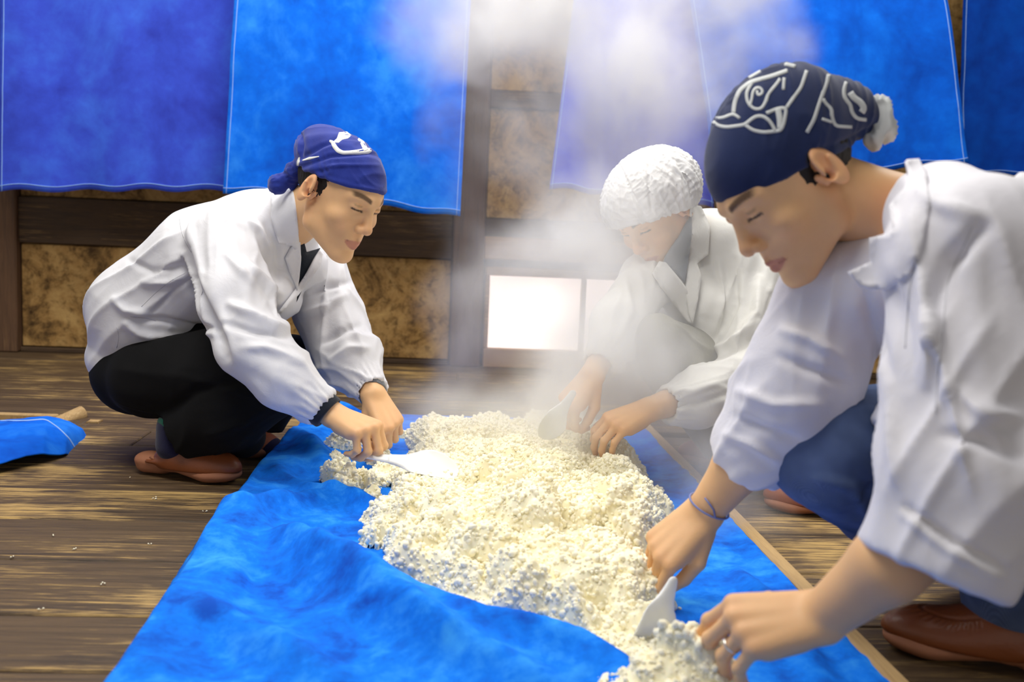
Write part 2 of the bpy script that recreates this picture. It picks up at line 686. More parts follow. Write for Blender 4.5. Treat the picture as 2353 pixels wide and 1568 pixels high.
class Mat:
    def __init__(self, name, rough=0.6, spec=0.4):
        self.m = bpy.data.materials.new(name)
        self.m.use_nodes = True
        self.nt = self.m.node_tree
        self.b = self.nt.nodes['Principled BSDF']
        self.b.inputs['Roughness'].default_value = rough
        self.b.inputs['Specular IOR Level'].default_value = spec

    def n(self, kind, **kw):
        nd = self.nt.nodes.new(kind)
        for k, v in kw.items():
            if k.startswith('_'):
                setattr(nd, k[1:], v)
            else:
                nd.inputs[k.replace('_', ' ')].default_value = v
        return nd

    def link(self, a, b):
        self.nt.links.new(a, b)

    def coord(self, scale=(1, 1, 1), space='Object'):
        t = self.n('ShaderNodeTexCoord')
        mp = self.n('ShaderNodeMapping')
        mp.inputs['Scale'].default_value = scale
        self.link(t.outputs[space], mp.inputs['Vector'])
        return mp.outputs['Vector']

    def noise(self, vec, scale, detail=4, rough=0.55, dist=0.0):
        nd = self.n('ShaderNodeTexNoise', Scale=scale, Detail=detail, Roughness=rough, Distortion=dist)
        self.link(vec, nd.inputs['Vector'])
        return nd.outputs['Fac']

    def ramp(self, fac, stops, interp='LINEAR'):
        r = self.n('ShaderNodeValToRGB')
        r.color_ramp.interpolation = interp
        el = r.color_ramp.elements
        while len(el) < len(stops):
            el.new(0.5)
        for e, (p, c) in zip(el, stops):
            e.position = p
            e.color = (*c, 1) if len(c) == 3 else c
        self.link(fac, r.inputs['Fac'])
        return r.outputs['Color']

    def mix(self, fac, a, b, mode='MIX'):
        mx = self.n('ShaderNodeMix', _data_type='RGBA', _blend_type=mode)
        for s, v in ((mx.inputs[0], fac), (mx.inputs[6], a), (mx.inputs[7], b)):
            if isinstance(v, (int, float)):
                s.default_value = v
            elif isinstance(v, tuple):
                s.default_value = (*v, 1)
            else:
                self.link(v, s)
        return mx.outputs[2]

    def math(self, op, a, b=0.0):
        md = self.n('ShaderNodeMath', _operation=op)
        for s, v in ((md.inputs[0], a), (md.inputs[1], b)):
            if isinstance(v, (int, float)):
                s.default_value = v
            else:
                self.link(v, s)
        return md.outputs[0]

    def color(self, c):
        if isinstance(c, tuple):
            self.b.inputs['Base Color'].default_value = (*c, 1)
        else:
            self.link(c, self.b.inputs['Base Color'])
        return self

    def bump(self, h, strength=0.3, dist=0.01):
        bp = self.n('ShaderNodeBump', Strength=strength, Distance=dist)
        self.link(h, bp.inputs['Height'])
        self.link(bp.outputs['Normal'], self.b.inputs['Normal'])
        return self


def cloth_mat(name, c1, c2, rough=0.85, scale=6.0, weave=900.0, wv=0.15, sheen=0.2):
    m = Mat(name, rough, 0.25)
    v = m.coord()
    m.color(m.mix(m.ramp(m.noise(v, scale, 5, 0.6), [(0.35, (0, 0, 0)), (0.65, (1, 1, 1))]), c1, c2))
    m.b.inputs['Sheen Weight'].default_value = sheen
    h = m.noise(v, weave, 2, 0.5)
    m.bump(h, wv, 0.002)
    return m.m


def blue_cloth(name, dark, midc, light, seed, patch_scale=5.0):
    "unevenly dyed blue cloth with faded patches and a coarse weave"
    m = Mat(name, 0.9, 0.15)
    v = m.coord()
    mp = m.n('ShaderNodeMapping')
    mp.inputs['Location'].default_value = (seed, seed * 1.7, 0)
    m.link(v, mp.inputs['Vector'])
    v = mp.outputs['Vector']
    a = m.noise(v, patch_scale, 6, 0.62, 0.4)
    b = m.noise(v, patch_scale * 5, 5, 0.65, 0.2)
    f = m.math('ADD', m.math('MULTIPLY', a, 0.7), m.math('MULTIPLY', b, 0.3))
    c = m.ramp(f, [(0.36, dark), (0.5, midc), (0.64, light)])
    wv = m.n('ShaderNodeTexWave', Scale=260.0, Distortion=2.0, Detail=1.0)
    m.link(v, wv.inputs['Vector'])
    c = m.mix(m.math('MULTIPLY', wv.outputs['Fac'], 0.12), c, tuple(min(1, x * 1.4 + 0.02) for x in light))
    m.color(c)
    m.bump(m.math('ADD', m.math('MULTIPLY', b, 0.6), m.math('MULTIPLY', wv.outputs['Fac'], 0.15)), 0.35, 0.006)
    return m.m


def wood_mat(name, dark, midc, worn, along='x', worn_amt=0.6, scale=1.0, rough=0.6, per_object=True, seed=0.0):
    m = Mat(name, rough, 0.35)
    s = {'x': (0.6, 11, 11), 'y': (11, 0.6, 11), 'z': (11, 11, 0.6)}[along]
    t = m.n('ShaderNodeTexCoord')
    info = m.n('ShaderNodeObjectInfo')
    add = m.n('ShaderNodeVectorMath', _operation='ADD')
    m.link(t.outputs['Object'], add.inputs[0])
    if per_object:
        cmb = m.n('ShaderNodeCombineXYZ')
        r10 = m.math('MULTIPLY', info.outputs['Random'], 13.0)
        for i in range(3):
            m.link(r10, cmb.inputs[i])
        m.link(cmb.outputs[0], add.inputs[1])
    else:
        add.inputs[1].default_value = (seed, seed, seed)
    mp = m.n('ShaderNodeMapping')
    mp.inputs['Scale'].default_value = s
    m.link(add.outputs[0], mp.inputs['Vector'])
    v = mp.outputs['Vector']
    grain = m.noise(v, 5.0 * scale, 8, 0.68, 0.9)
    fine = m.noise(v, 26.0 * scale, 4, 0.7, 0.2)
    big = m.noise(add.outputs[0], 2.2, 4, 0.6, 0.3)
    c = m.ramp(grain, [(0.3, dark), (0.55, midc), (0.75, dark)])
    c = m.mix(m.math('MULTIPLY', fine, 0.5), c, tuple(x * 0.45 for x in dark))
    wmask = m.math('ADD', m.math('MULTIPLY', grain, 0.55), m.math('ADD', m.math('MULTIPLY', fine, 0.33), m.math('SUBTRACT', m.math('MULTIPLY', big, 0.62), 0.13)))
    wf = m.ramp(wmask, [(0.69 - 0.1 * worn_amt, (0, 0, 0)), (0.80 - 0.1 * worn_amt, (1, 1, 1))])
    c = m.mix(wf, c, worn)
    c = m.mix(m.math('MULTIPLY', info.outputs['Random'], 0.25), c, dark)
    m.color(c)
    m.bump(m.math('ADD', grain, m.math('MULTIPLY', fine, 0.7)), 0.45, 0.006)
    rr = m.ramp(grain, [(0.3, (rough - 0.1,) * 3), (0.7, (min(1, rough + 0.2),) * 3)])
    m.link(rr, m.b.inputs['Roughness'])
    return m.m


def plain(name, c, rough=0.6, spec=0.4, bump=0.0, bscale=200.0):
    m = Mat(name, rough, spec)
    v = m.coord()
    n = m.noise(v, 12.0, 3)
    m.color(m.mix(m.math('MULTIPLY', n, 0.25), c, tuple(x * 0.75 for x in c)))
    if bump:
        m.bump(m.noise(v, bscale, 3), bump, 0.002)
    return m.m


def skin_mat(name, gain=(1, 1, 1)):
    m = Mat(name, 0.48, 0.35)
    at = m.n('ShaderNodeAttribute', _attribute_name='tint')
    v = m.coord()
    n = m.noise(v, 60.0, 4, 0.6)
    c = m.mix(m.math('MULTIPLY', n, 0.13), at.outputs['Color'], (0.42, 0.2, 0.11))
    m.color(c)
    m.b.inputs['Subsurface Weight'].default_value = 0.12
    m.b.inputs['Subsurface Radius'].default_value = (0.012, 0.005, 0.003)
    m.b.inputs['Subsurface Scale'].default_value = 0.6
    m.bump(m.noise(v, 420.0, 3), 0.08, 0.002)
    return m.m


def emit(name, c, s):
    m = Mat(name)
    v = m.coord()
    m.b.inputs['Base Color'].default_value = (0.8, 0.8, 0.8, 1)
    n = m.noise(v, 3.0, 2)
    m.link(m.mix(m.math('MULTIPLY', n, 0.15), c, tuple(x * 0.9 for x in c)), m.b.inputs['Emission Color'])
    m.b.inputs['Emission Strength'].default_value = s
    return m.m


M_FLOOR = wood_mat('floor_wood', srgb(52, 40, 28), srgb(116, 92, 64), srgb(206, 170, 104), 'x', 0.52, rough=0.55)
M_FLOORGAP = plain('floor_gap', srgb(20, 14, 9), 0.9)
M_POST = wood_mat('post_wood', srgb(76, 54, 38), srgb(122, 90, 64), srgb(128, 98, 66), 'z', 0.1)
M_BEAM = wood_mat('beam_wood', srgb(58, 43, 30), srgb(94, 72, 50), srgb(136, 108, 70), 'x', 0.1)
M_PALE = wood_mat('pale_wood', srgb(178, 142, 92), srgb(212, 178, 124), srgb(226, 196, 146), 'y', 0.2, rough=0.6)
M_FRAMEW = wood_mat('window_wood', srgb(150, 112, 74), srgb(178, 138, 96), srgb(196, 160, 112), 'x', 0.2)
M_PANE = emit('paper_pane', srgb(255, 232, 222), 1.25)


def panel_mat():
    m = Mat('stained_panel', 0.75, 0.2)
    info = m.n('ShaderNodeObjectInfo')
    t = m.n('ShaderNodeTexCoord')
    add = m.n('ShaderNodeVectorMath', _operation='ADD')
    m.link(t.outputs['Object'], add.inputs[0])
    cmb = m.n('ShaderNodeCombineXYZ')
    r10 = m.math('MULTIPLY', info.outputs['Random'], 9.0)
    for i in range(3):
        m.link(r10, cmb.inputs[i])
    m.link(cmb.outputs[0], add.inputs[1])
    a = m.noise(add.outputs[0], 5.0, 8, 0.72, 0.6)
    b = m.noise(add.outputs[0], 26.0, 6, 0.7, 0.4)
    c = m.ramp(a, [(0.3, srgb(100, 74, 42)), (0.48, srgb(170, 132, 78)), (0.66, srgb(202, 166, 106))])
    st = m.ramp(m.math('ADD', m.math('MULTIPLY', b, 0.6), m.math('MULTIPLY', a, 0.4)), [(0.38, (1, 1, 1)), (0.52, (0, 0, 0))])
    m.color(m.mix(m.math('MULTIPLY', st, 0.75), c, srgb(48, 33, 18)))
    m.bump(b, 0.25, 0.004)
    return m.m


M_PANEL = panel_mat()
M_NOREN_A = blue_cloth('noren_violet_blue', srgb(48, 58, 176), srgb(58, 80, 208), srgb(66, 108, 228), 1.0, 3.0)
M_NOREN_B = blue_cloth('noren_bright_blue', srgb(0, 74, 196), srgb(0, 104, 232), srgb(46, 140, 250), 4.0, 3.0)
M_NOREN_C = blue_cloth('noren_lilac_blue', srgb(56, 64, 196), srgb(74, 88, 220), srgb(98, 118, 235), 7.0, 3.0)
M_NOREN_D = blue_cloth('noren_deep_blue', srgb(0, 66, 178), srgb(0, 92, 214), srgb(10, 116, 240), 9.0, 3.0)
M_NOREN_E = blue_cloth('noren_dark_blue', srgb(0, 42, 130), srgb(0, 62, 165), srgb(0, 80, 190), 12.0, 3.0)
M_CLOTH = blue_cloth('bed_cloth_blue', srgb(0, 66, 186), srgb(0, 118, 242), srgb(60, 162, 255), 2.0, 7.0)
M_THREAD = plain('pale_thread', srgb(150, 190, 250), 0.8)

# ------------------------------------------------------------------ the room
floor = empty('floor')
tag(floor, kind='structure')
box('subfloor', (-4, -1.5, -0.06), (4.5, 4.4, -0.022), M_FLOORGAP, floor, 0)
ys = [-1.5, -1.2, -0.9, -0.6, -0.35, -0.1, 0.12, 0.36, 0.58, 0.8, 1.04, 1.276, 1.462, 1.70, 1.932, 2.15, 2.36, 2.58, 2.76, 2.99, 3.2, 3.39, 3.62, 3.82, 4.03, 4.26]
for i in range(len(ys) - 1):
    cuts = [-3.6, 4.2]
    for c in ([-1.9, 0.95], [-0.9, 2.0], [-2.6, 1.5], [0.2])[i % 4]:
        cuts.insert(-1, c + random.uniform(-0.3, 0.3))
    for a, b in zip(cuts[:-1], cuts[1:]):
        dz = random.uniform(-0.0025, 0.0)
        V, Fc = box_vf((a + 0.001, ys[i] + 0.0024, -0.024), (b - 0.0015, ys[i + 1] - 0.0024, dz), 0.003)
        obj('floor_plank', V, Fc, M_FLOOR, floor, smooth=False, loc=((a + b) / 2, (ys[i] + ys[i + 1]) / 2, 0))

WY = 4.25
wall = empty('wall_back', (0, WY, 0))
tag(wall, kind='structure')
box('wall_board', (-3.6, WY + 0.03, -0.02), (4.2, WY + 0.08, 2.45), M_BEAM, wall, 0)
xl1 = W(50, 620, WY)[0]
xp0, xp1 = W(1036, 700, WY)[0], W(1107, 700, WY)[0]
zb0, zb1 = W(500, 575, WY)[2], W(500, 470, WY)[2]
for a, b in ((-3.5, -3.3), (xl1 - 0.17, xl1), (xp0, xp1), (1.62, 1.78), (3.3, 3.45)):
    box('post', (a, WY - 0.055, -0.001), (b, WY + 0.04, 2.45), M_POST, wall, 0.006)
bays = [(-3.3, xl1 - 0.17), (xl1, xp0), (xp1, 1.62), (1.78, 3.3)]
for bi, (a, b) in enumerate(bays):
    n = max(1, round((b - a) / 0.9))
    if bi == 2:
        zs = [(0.555, 0.63), (1.09, 1.16), (1.7, 1.78)]
        pans = [(0.63, 1.09), (1.16, 1.7), (1.78, 2.45)]
        cols = [a, a + 0.62, a + 1.1, b]
    else:
        zs = [(-0.001, 0.02), (zb0, zb1), (1.02, 1.1), (1.7, 1.78)]
        pans = [(0.02, zb0), (zb1, 1.02), (1.1, 1.7), (1.78, 2.45)]
        cols = [a + (b - a) * i / n for i in range(n + 1)]
    for z0, z1 in zs:
        box('beam', (a, WY - 0.03, z0), (b, WY + 0.03, z1), M_BEAM, wall, 0.004)
    for z0, z1 in pans:
        for c0, c1 in zip(cols[:-1], cols[1:]):
            box('panel', (c0 + 0.004, WY - 0.012, z0 + 0.003), (c1 - 0.004, WY + 0.03, z1 - 0.003), M_PANEL, wall, 0.003)
tr = box('trim_1', (xp1, WY - 0.04, 0.46), (1.62, WY + 0.03, 0.555), M_FRAMEW)
tag(tr, kind='structure')

win = empty('window_1', (0.6, WY, 0.05))
tag(win, kind='structure')
wx0, wx1 = xp1 + 0.012, 1.6
zt, zbm = W(1127, 632, WY)[2], W(1118, 798, WY)[2]
x0 = W(1122, 720, WY)[0]
box('window_frame', (wx0, WY - 0.05, zt), (wx1, WY + 0.02, zt + 0.035), M_FRAMEW, win)
box('window_frame', (wx0, WY - 0.05, -0.001), (wx1, WY + 0.02, zbm), M_FRAMEW, win)
box('window_frame', (wx0, WY - 0.046, zbm), (x0, WY + 0.02, zt), M_FRAMEW, win)
box('window_frame', (wx1 - 0.03, WY - 0.046, zbm), (wx1, WY + 0.02, zt), M_FRAMEW, win)
xm0, xm1 = W(1331, 720, WY)[0], W(1342, 720, WY)[0]
step = xm0 - x0
xs = [x0]
while xs[-1] + step < wx1 - 0.1:
    xs.append(xs[-1] + step)
    box('mullion', (xs[-1], WY - 0.042, zbm), (xs[-1] + xm1 - xm0, WY + 0.02, zt), M_FRAMEW, win)
    xs[-1] += xm1 - xm0
ends = [x + step for x in xs[:-1]] + [wx1 - 0.03]
for a, b in zip(xs, ends):
    box('pane', (a - 0.002, WY - 0.005, zbm - 0.002), (b + 0.002, WY, zt + 0.002), M_PANE, win, 0)

ceil = box('ceiling', (-3.6, -1.5, 2.46), (4.2, 4.4, 2.52), M_BEAM)
tag(ceil, kind='structure')


# ------------------------------------------------------------------ the hanging cloths
def noren(pxs, Y, m, label, seed, sag=(0, 0), fold=0.02, nf=3.0, lean=0.0):
    "pxs: top-left, top-right, bottom-right, bottom-left corners in pixels on the upright plane Y"
    tl, tr_, br, bl = [W(*p, Y) for p in pxs]
    nu, nv = 70, 56
    ztop = 1.797
    u = np.linspace(0, 1, nu)[:, None]
    v = np.linspace(0, 1, nv)[None]
    fl = (ztop - bl[2]) / (tl[2] - bl[2])
    fr = (ztop - br[2]) / (tr_[2] - br[2])
    TL = bl + (tl - bl) * fl
    TR = br + (tr_ - br) * fr
    top = TL[None, None] * (1 - u[..., None]) + TR[None, None] * u[..., None]
    bot = bl[None, None] * (1 - u[..., None]) + br[None, None] * u[..., None]
    V = top * (1 - v[..., None]) + bot * v[..., None]
    rr = random.Random(seed)
    ph = [rr.uniform(0, 6.28) for _ in range(6)]
    wv = (np.sin(u * 6.28 * nf + ph[0] + 1.3 * v) * 0.6 + np.sin(u * 6.28 * nf * 1.9 + ph[1] - 2.0 * v) * 0.3
          + np.sin(u * 6.28 * nf * 0.5 + ph[2] + 2.5 * v * u) * 0.6)
    V[..., 1] += fold * wv * (0.25 + 0.75 * v) + lean * v + 0.75 * (3.85 - Y) * (1 - v) ** 5
    p = V.reshape(-1, 3)
    p[:, 1] += 0.005 * fbm(p * np.array([9, 3, 5]), seed, 3)
    V = p.reshape(nu, nv, 3)
    V[..., 2] += (v ** 3) * (sag[0] * np.sin(np.pi * u) + sag[1] * np.sin(2 * np.pi * u)
                             + 0.006 * np.sin(u * 23 + ph[3]))
    Q = grid_quads(nu, nv)
    Vf = V.reshape(-1, 3)
    if normals(Vf, Q)[:, 1].mean() > 0:
        Q = Q[:, ::-1]
    base = (TL + TR) / 2
    e = empty('hanging_cloth', base)
    tag(e, label, 'cloth', 'blue cloths hung up along the back wall')
    V2, Fc = thicken(Vf, Q, 0.0025)
    obj('cloth_sheet', V2, Fc, m, e)
    N = normals(Vf, Q).reshape(nu, nv, 3)
    lines = []

    def run(idx):
        pts = np.array([V[i, j] + N[i, j] * 0.001 for i, j in idx])
        return tube_vf(pts, 0.0016, 5)
    lines.append(('hem_stitching', run([(i, nv - 2) for i in range(nu)])))
    lines.append(('side_stitching', run([(1, j) for j in range(nv)])))
    lines.append(('side_stitching', run([(nu - 2, j) for j in range(nv)])))
    for nm, (a, b) in lines:
        obj(nm, a, b, M_THREAD, e)
    return e


noren([(-260, 0), (22, 0), (22, 345), (-260, 345)], 4.0, M_NOREN_A, 'dark violet-blue cloth sliver hanging at the far left edge', 3)
noren([(8, 0), (552, 0), (528, 440), (4, 440)], 3.9, M_NOREN_A, 'violet-blue hanging cloth with a stitched hem above the crouching man\'s back', 5, sag=(0.004, 0), fold=0.03, nf=1.4)
noren([(536, 0), (1082, 0), (1057, 500), (511, 441)], 3.78, M_NOREN_B, 'bright blue hanging cloth behind the head in the royal blue headscarf', 8, sag=(0.012, 0.0), fold=0.02, nf=2.0)
noren([(1318, 0), (1620, 0), (1640, 478), (1262, 432)], 3.85, M_NOREN_C, 'lilac-blue hanging cloth veiled by steam behind the hairnet', 13, fold=0.02, nf=1.5)
noren([(1585, 0), (2180, 0), (2222, 372), (1640, 430)], 3.72, M_NOREN_D, 'wide blue hanging cloth behind the man in the dark patterned headscarf', 17, fold=0.035, nf=2.2)
noren([(2204, 0), (2700, 0), (2720, 420), (2196, 400)], 3.95, M_NOREN_E, 'dark blue hanging cloth at the right edge behind the shoulder', 19, fold=0.04, nf=2.0)
V, Fc = tube_vf([(-3.4, 3.85, 1.815), (0, 3.85, 1.812), (4.1, 3.85, 1.815)], 0.018, 12)
tag(obj('cloth_pole', V, Fc, M_BEAM), kind='structure')  # unseen pole above the frame that carries the hanging cloths

# ------------------------------------------------------------------ the rice bed: rails and cloth
BX0, BX1, BY0, BY1 = -0.36, 0.598, 1.12, 2.985
rail = empty('rice_bed_frame', (0.1, 2.0, 0))
tag(rail, 'long pale wooden frame under the blue cloth with the rice', 'frame')
box('side_rail', (BX1 - 0.012, 0.7, 0.0), (BX1 + 0.016, BY1, 0.04), M_PALE, rail, 0.004)
box('side_rail', (-0.375, 0.8, 0.0), (-0.35, BY1 - 0.02, 0.02), M_PALE, rail, 0.004)
for yy in (0.72, 1.35, 1.95, 2.5, 2.955):
    box('crossbar', (-0.35, yy, 0.002), (BX1 - 0.012, yy + 0.028, 0.018), M_PALE, rail, 0.003)


def bed_cloth():
    nu, nv = 190, 340
    u = np.linspace(0, 1, nu)
    v = np.linspace(0, 1, nv)
    y = 0.72 + (BY1 - 0.72) * v[None] * np.ones((nu, 1))
    # left edge on the floor, from the photograph's outline
    ly = [0.5, 1.24, 1.60, 1.96, 2.30, 2.60, 2.84, 3.0]
    lx = [-0.43, -0.415, -0.428, -0.440, -0.436, -0.425, -0.400, -0.36]
    xL = np.interp(y, ly, lx)
    x = xL + (BX1 - 0.002 - xL) * u[:, None]
    z = np.full_like(x, 0.026)
    # over the left rail
    dl = x - xL
    lift = 0.046 * sstep(0.0, 0.035, dl) * (1 - 0.55 * sstep(0.07, 0.16, dl))
    z = 0.003 + lift * 1.0 + 0.022 * sstep(0.07, 0.16, dl) * 0.2
    z = np.where(dl > 0.16, 0.026 + (z - 0.026) * np.clip(1 - (dl - 0.16) / 0.1, 0, 1), z)
    z += 0.010 * sstep(BX1 - 0.06, BX1 - 0.015, x)
    # the big fold across the near end: a crest that stands up between the camera and the rice
    crest = [G(px_, py_, cz)[:2] for px_, py_, cz in ((540, 1170, 0.05), (700, 1232, 0.065), (885, 1306, 0.08), (1000, 1352, 0.085), (1100, 1388, 0.085), (1250, 1420, 0.08), (1340, 1446, 0.075), (1425, 1495, 0.065), (1500, 1590, 0.05), (1560, 1700, 0.04))]
    best = np.full(x.shape, 1e9)
    side = np.zeros(x.shape)
    along = np.zeros(x.shape)
    for i in range(len(crest) - 1):
        A, B = crest[i], crest[i + 1]
        ab = B - A
        t = np.clip(((x - A[0]) * ab[0] + (y - A[1]) * ab[1]) / (ab @ ab), 0, 1)
        dd = np.hypot(x - A[0] - t * ab[0], y - A[1] - t * ab[1])
        sg = np.sign(ab[0] * (y - A[1]) - ab[1] * (x - A[0]))
        m = dd < best
        best, side, along = np.where(m, dd, best), np.where(m, sg, side), np.where(m, i + t, along)
    amp = np.interp(along, range(10), [0.018, 0.035, 0.052, 0.058, 0.058, 0.054, 0.050, 0.040, 0.025, 0.01])
    far = np.exp(-(best / 0.026) ** 2)
    near = 0.55 * np.exp(-(best / 0.035) ** 2) + 0.45 * np.exp(-(best / 0.15) ** 2)
    z += amp * np.where(side > 0, far, near)
    # smaller folds left of the rice and on the near slope
    for (p, q, am, wd) in (((640, 1085), (900, 1175), 0.016, 0.022), ((560, 1190), (760, 1130), 0.020, 0.028), ((700, 1010), (760, 1080), 0.02, 0.03),
                           ((660, 1240), (1000, 1500), 0.030, 0.032), ((480, 1400), (760, 1568), 0.022, 0.035), ((560, 1290), (700, 1380), -0.018, 0.035),
                           ((850, 1420), (1300, 1600), 0.018, 0.030), ((1680, 1290), (1830, 1420), 0.012, 0.02), ((1780, 1400), (1900, 1560), 0.014, 0.025)):
        A, B = G(*p, 0.04)[:2], G(*q, 0.04)[:2]
        L = np.linalg.norm(B - A)
        d = (B - A) / L
        t = np.clip(((x - A[0]) * d[0] + (y - A[1]) * d[1]) / L, 0, 1)
        r = np.hypot(x - A[0] - t * L * d[0], y - A[1] - t * L * d[1])
        z += 1.5 * am * np.exp(-(r / wd) ** 2) * (0.4 + 0.6 * np.sin(np.pi * t))
    pp = np.stack([x.ravel() * 7, y.ravel() * 7, np.zeros(x.size)], 1)
    left = (1 - sstep(-0.2, 0.05, x))
    z += (0.010 * fbm(pp, 31, 3).reshape(x.shape)) * (0.25 + left) * sstep(0.0, 0.05, dl) + 0.0015 * noise3(pp * 6, 5).reshape(x.shape)
    z = np.maximum(z, 0.0035)
    z = np.maximum(z, 0.028 * sstep(0.012, 0.03, dl))
    # far corner lifts over the rail end
    z += 0.035 * np.exp(-(((x + 0.33) / 0.07) ** 2 + ((y - 2.80) / 0.09) ** 2))
    V = np.stack([x, y, z], -1)
    # the far edge hangs over the last crossbar
    V[:, -6:, 2] *= np.linspace(1, 0.25, 6)[None]
    Q = grid_quads(nu, nv)
    Vf = V.reshape(-1, 3)
    if normals(Vf, Q)[:, 2].mean() < 0:
        Q = Q[:, ::-1]
    return Vf, Q, V


CV, CQ, CG = bed_cloth()
V2, Fc = thicken(CV, CQ, 0.0018)
tag(obj('bed_cloth', V2, Fc, M_CLOTH, loc=(0.1, 2.0, 0)), 'large bright blue cloth spread under the steaming rice with raised folds', 'cloth')
CLOTH_BVH = bvh_of((CV, CQ))


def cloth_z(x, y):
    h = CLOTH_BVH.ray_cast(Vector((x, y, 1)), Vector((0, 0, -1)))
    return h[0].z if h[0] is not None else 0.0


# ------------------------------------------------------------------ the second bed at the left edge
lb = empty('drying_rack', (-1.25, 2.8, 0))
tag(lb, 'pale wooden rack with wire mesh at the left edge under blue cloth', 'rack')
zr = 0.10
p0, p1 = P(-500, 935, 2.95), P(165, 946, 2.95)
p1 = np.array([p1[0], p1[1], p1[2]])
V, Fc = box_vf((-2.2, 2.86, p1[2] - 0.008), (p1[0], 2.885, p1[2] + 0.012), 0.003)
obj('rail', V, Fc, M_PALE, lb, smooth=False)
e0, e1 = P(192, 948, 2.90), P(100, 990, 2.80)
V, Fc = tube_vf([e0, e0 * 0.98 + e1 * 0.02, e0 * 0.5 + e1 * 0.5, e1, e1 + (e1 - e0) * 0.5 - np.array([0, 0, 0.01])], [0.017, 0.021, 0.021, 0.02, 0.02], 14)
obj('end_bar', V, Fc, M_PALE, lb)
M_WIRE = plain('wire', srgb(120, 112, 100), 0.4)
wires = []
for i in range(43):
    x = -1.75 + i * 0.018
    wires.append(tube_vf([(x, 2.62, p1[2] - 0.004), (x, 2.87, p1[2] - 0.004)], 0.0012, 4))
for i in range(13):
    yy = 2.63 + i * 0.019
    wires.append(tube_vf([(-1.78, yy, p1[2] - 0.006), (-0.985, yy, p1[2] - 0.006)], 0.0012, 4))
tag(obj('wire_mesh', *join_vf(wires), M_WIRE, lb), kind='stuff')
for x in (-1.0, -2.0):
    box('leg', (x, 2.84, 0.0), (x + 0.03, 2.87, p1[2] - 0.008), M_PALE, lb, 0.003)
    box('leg', (x, 2.12, 0.0), (x + 0.03, 2.15, p1[2] - 0.02), M_PALE, lb, 0.003)


def rack_cloth():
    nu, nv = 90, 70
    u = np.linspace(0, 1, nu)[:, None] * np.ones((1, nv))
    v = np.linspace(0, 1, nv)[None] * np.ones((nu, 1))
    # far edge runs along the rack, the end wraps down over the end bar
    tops = np.array([P(-420, 960, 2.70), P(0, 962, 2.70), P(60, 958, 2.70), P(110, 954, 2.70), P(160, 968, 2.70), P(190, 985, 2.68), P(203, 1008, 2.66)])
    bots = np.array([P(-420, 1150, 1.98), P(0, 1062, 2.24), P(60, 1046, 2.30), P(100, 1040, 2.34), P(150, 1040, 2.42), P(182, 1036, 2.56), P(202, 1016, 2.62)])
    s = np.linspace(0, 1, len(tops))
    T = np.stack([np.interp(u, s ** 1.0, tops[:, i]) for i in range(3)], -1)
    B = np.stack([np.interp(u, s ** 1.0, bots[:, i]) for i in range(3)], -1)
    V = T * (1 - v[..., None]) + B * v[..., None]
    V[..., 2] += 0.02 * np.sin(np.pi * v) * sstep(1.0, 0.8, u) + 0.006 * fbm(V.reshape(-1, 3) * 11, 4, 3).reshape(nu, nv)
    Q = grid_quads(nu, nv)
    Vf = V.reshape(-1, 3)
    if np.einsum('ij,ij->i', normals(Vf, Q), Vf - CAM).mean() > 0:
        Q = Q[:, ::-1]
    return Vf, Q, V


RV, RQ, RG = rack_cloth()
rc_root = empty('rack_cloth', RV.mean(0) * np.array([1, 1, 0]) + np.array([0, 0, RV[:, 2].min()]))
tag(rc_root, 'blue cloth with a pale stitched line draped over the rack at the left edge', 'cloth')
V2, Fc = thicken(RV, RQ, 0.003)
obj('cloth_sheet', V2, Fc, M_NOREN_B, rc_root)
rb = bvh_of((RV, RQ))
rl = ribbon_vf([(0, 968), (60, 968), (105, 964), (135, 985), (160, 1010), (172, 1032)], 2.0, rb, 0.002, 0.002)
if rl:
    obj('hem_stitching', *rl, M_THREAD, rc_root)

g0, g1 = G(1470, 1004), G(1618, 1006)
wb = box('wooden_board', (g0[0], g0[1], 0.0), (g1[0], g0[1] + 0.24, 0.016), M_FLOOR, None, 0.002)
tag(wb, 'flat wooden board on the floor beside the far end of the bed frame', 'board')

# ------------------------------------------------------------------ people: shared builders
SKIN = np.array(srgb(238, 190, 138))
LIP = np.array(srgb(196, 120, 104))
BROW = np.array(srgb(52, 38, 28))
RED = np.array(srgb(226, 146, 108))
M_SKIN = skin_mat('skin')
M_HAIR = plain('black_hair', srgb(30, 25, 22), 0.6, 0.3, 0.5, 300)


def coat_mat(name, c, warm):
    m = Mat(name, 0.62, 0.3)
    v = m.coord()
    m.color(m.mix(m.noise(v, 7.0, 4), c, warm))
    a = m.noise(v, 22.0, 4, 0.6, 1.2)
    b = m.noise(v, 700.0, 2)
    m.bump(m.math('ADD', a, m.math('MULTIPLY', b, 0.04)), 0.10, 0.012)
    m.b.inputs['Sheen Weight'].default_value = 0.15
    return m.m


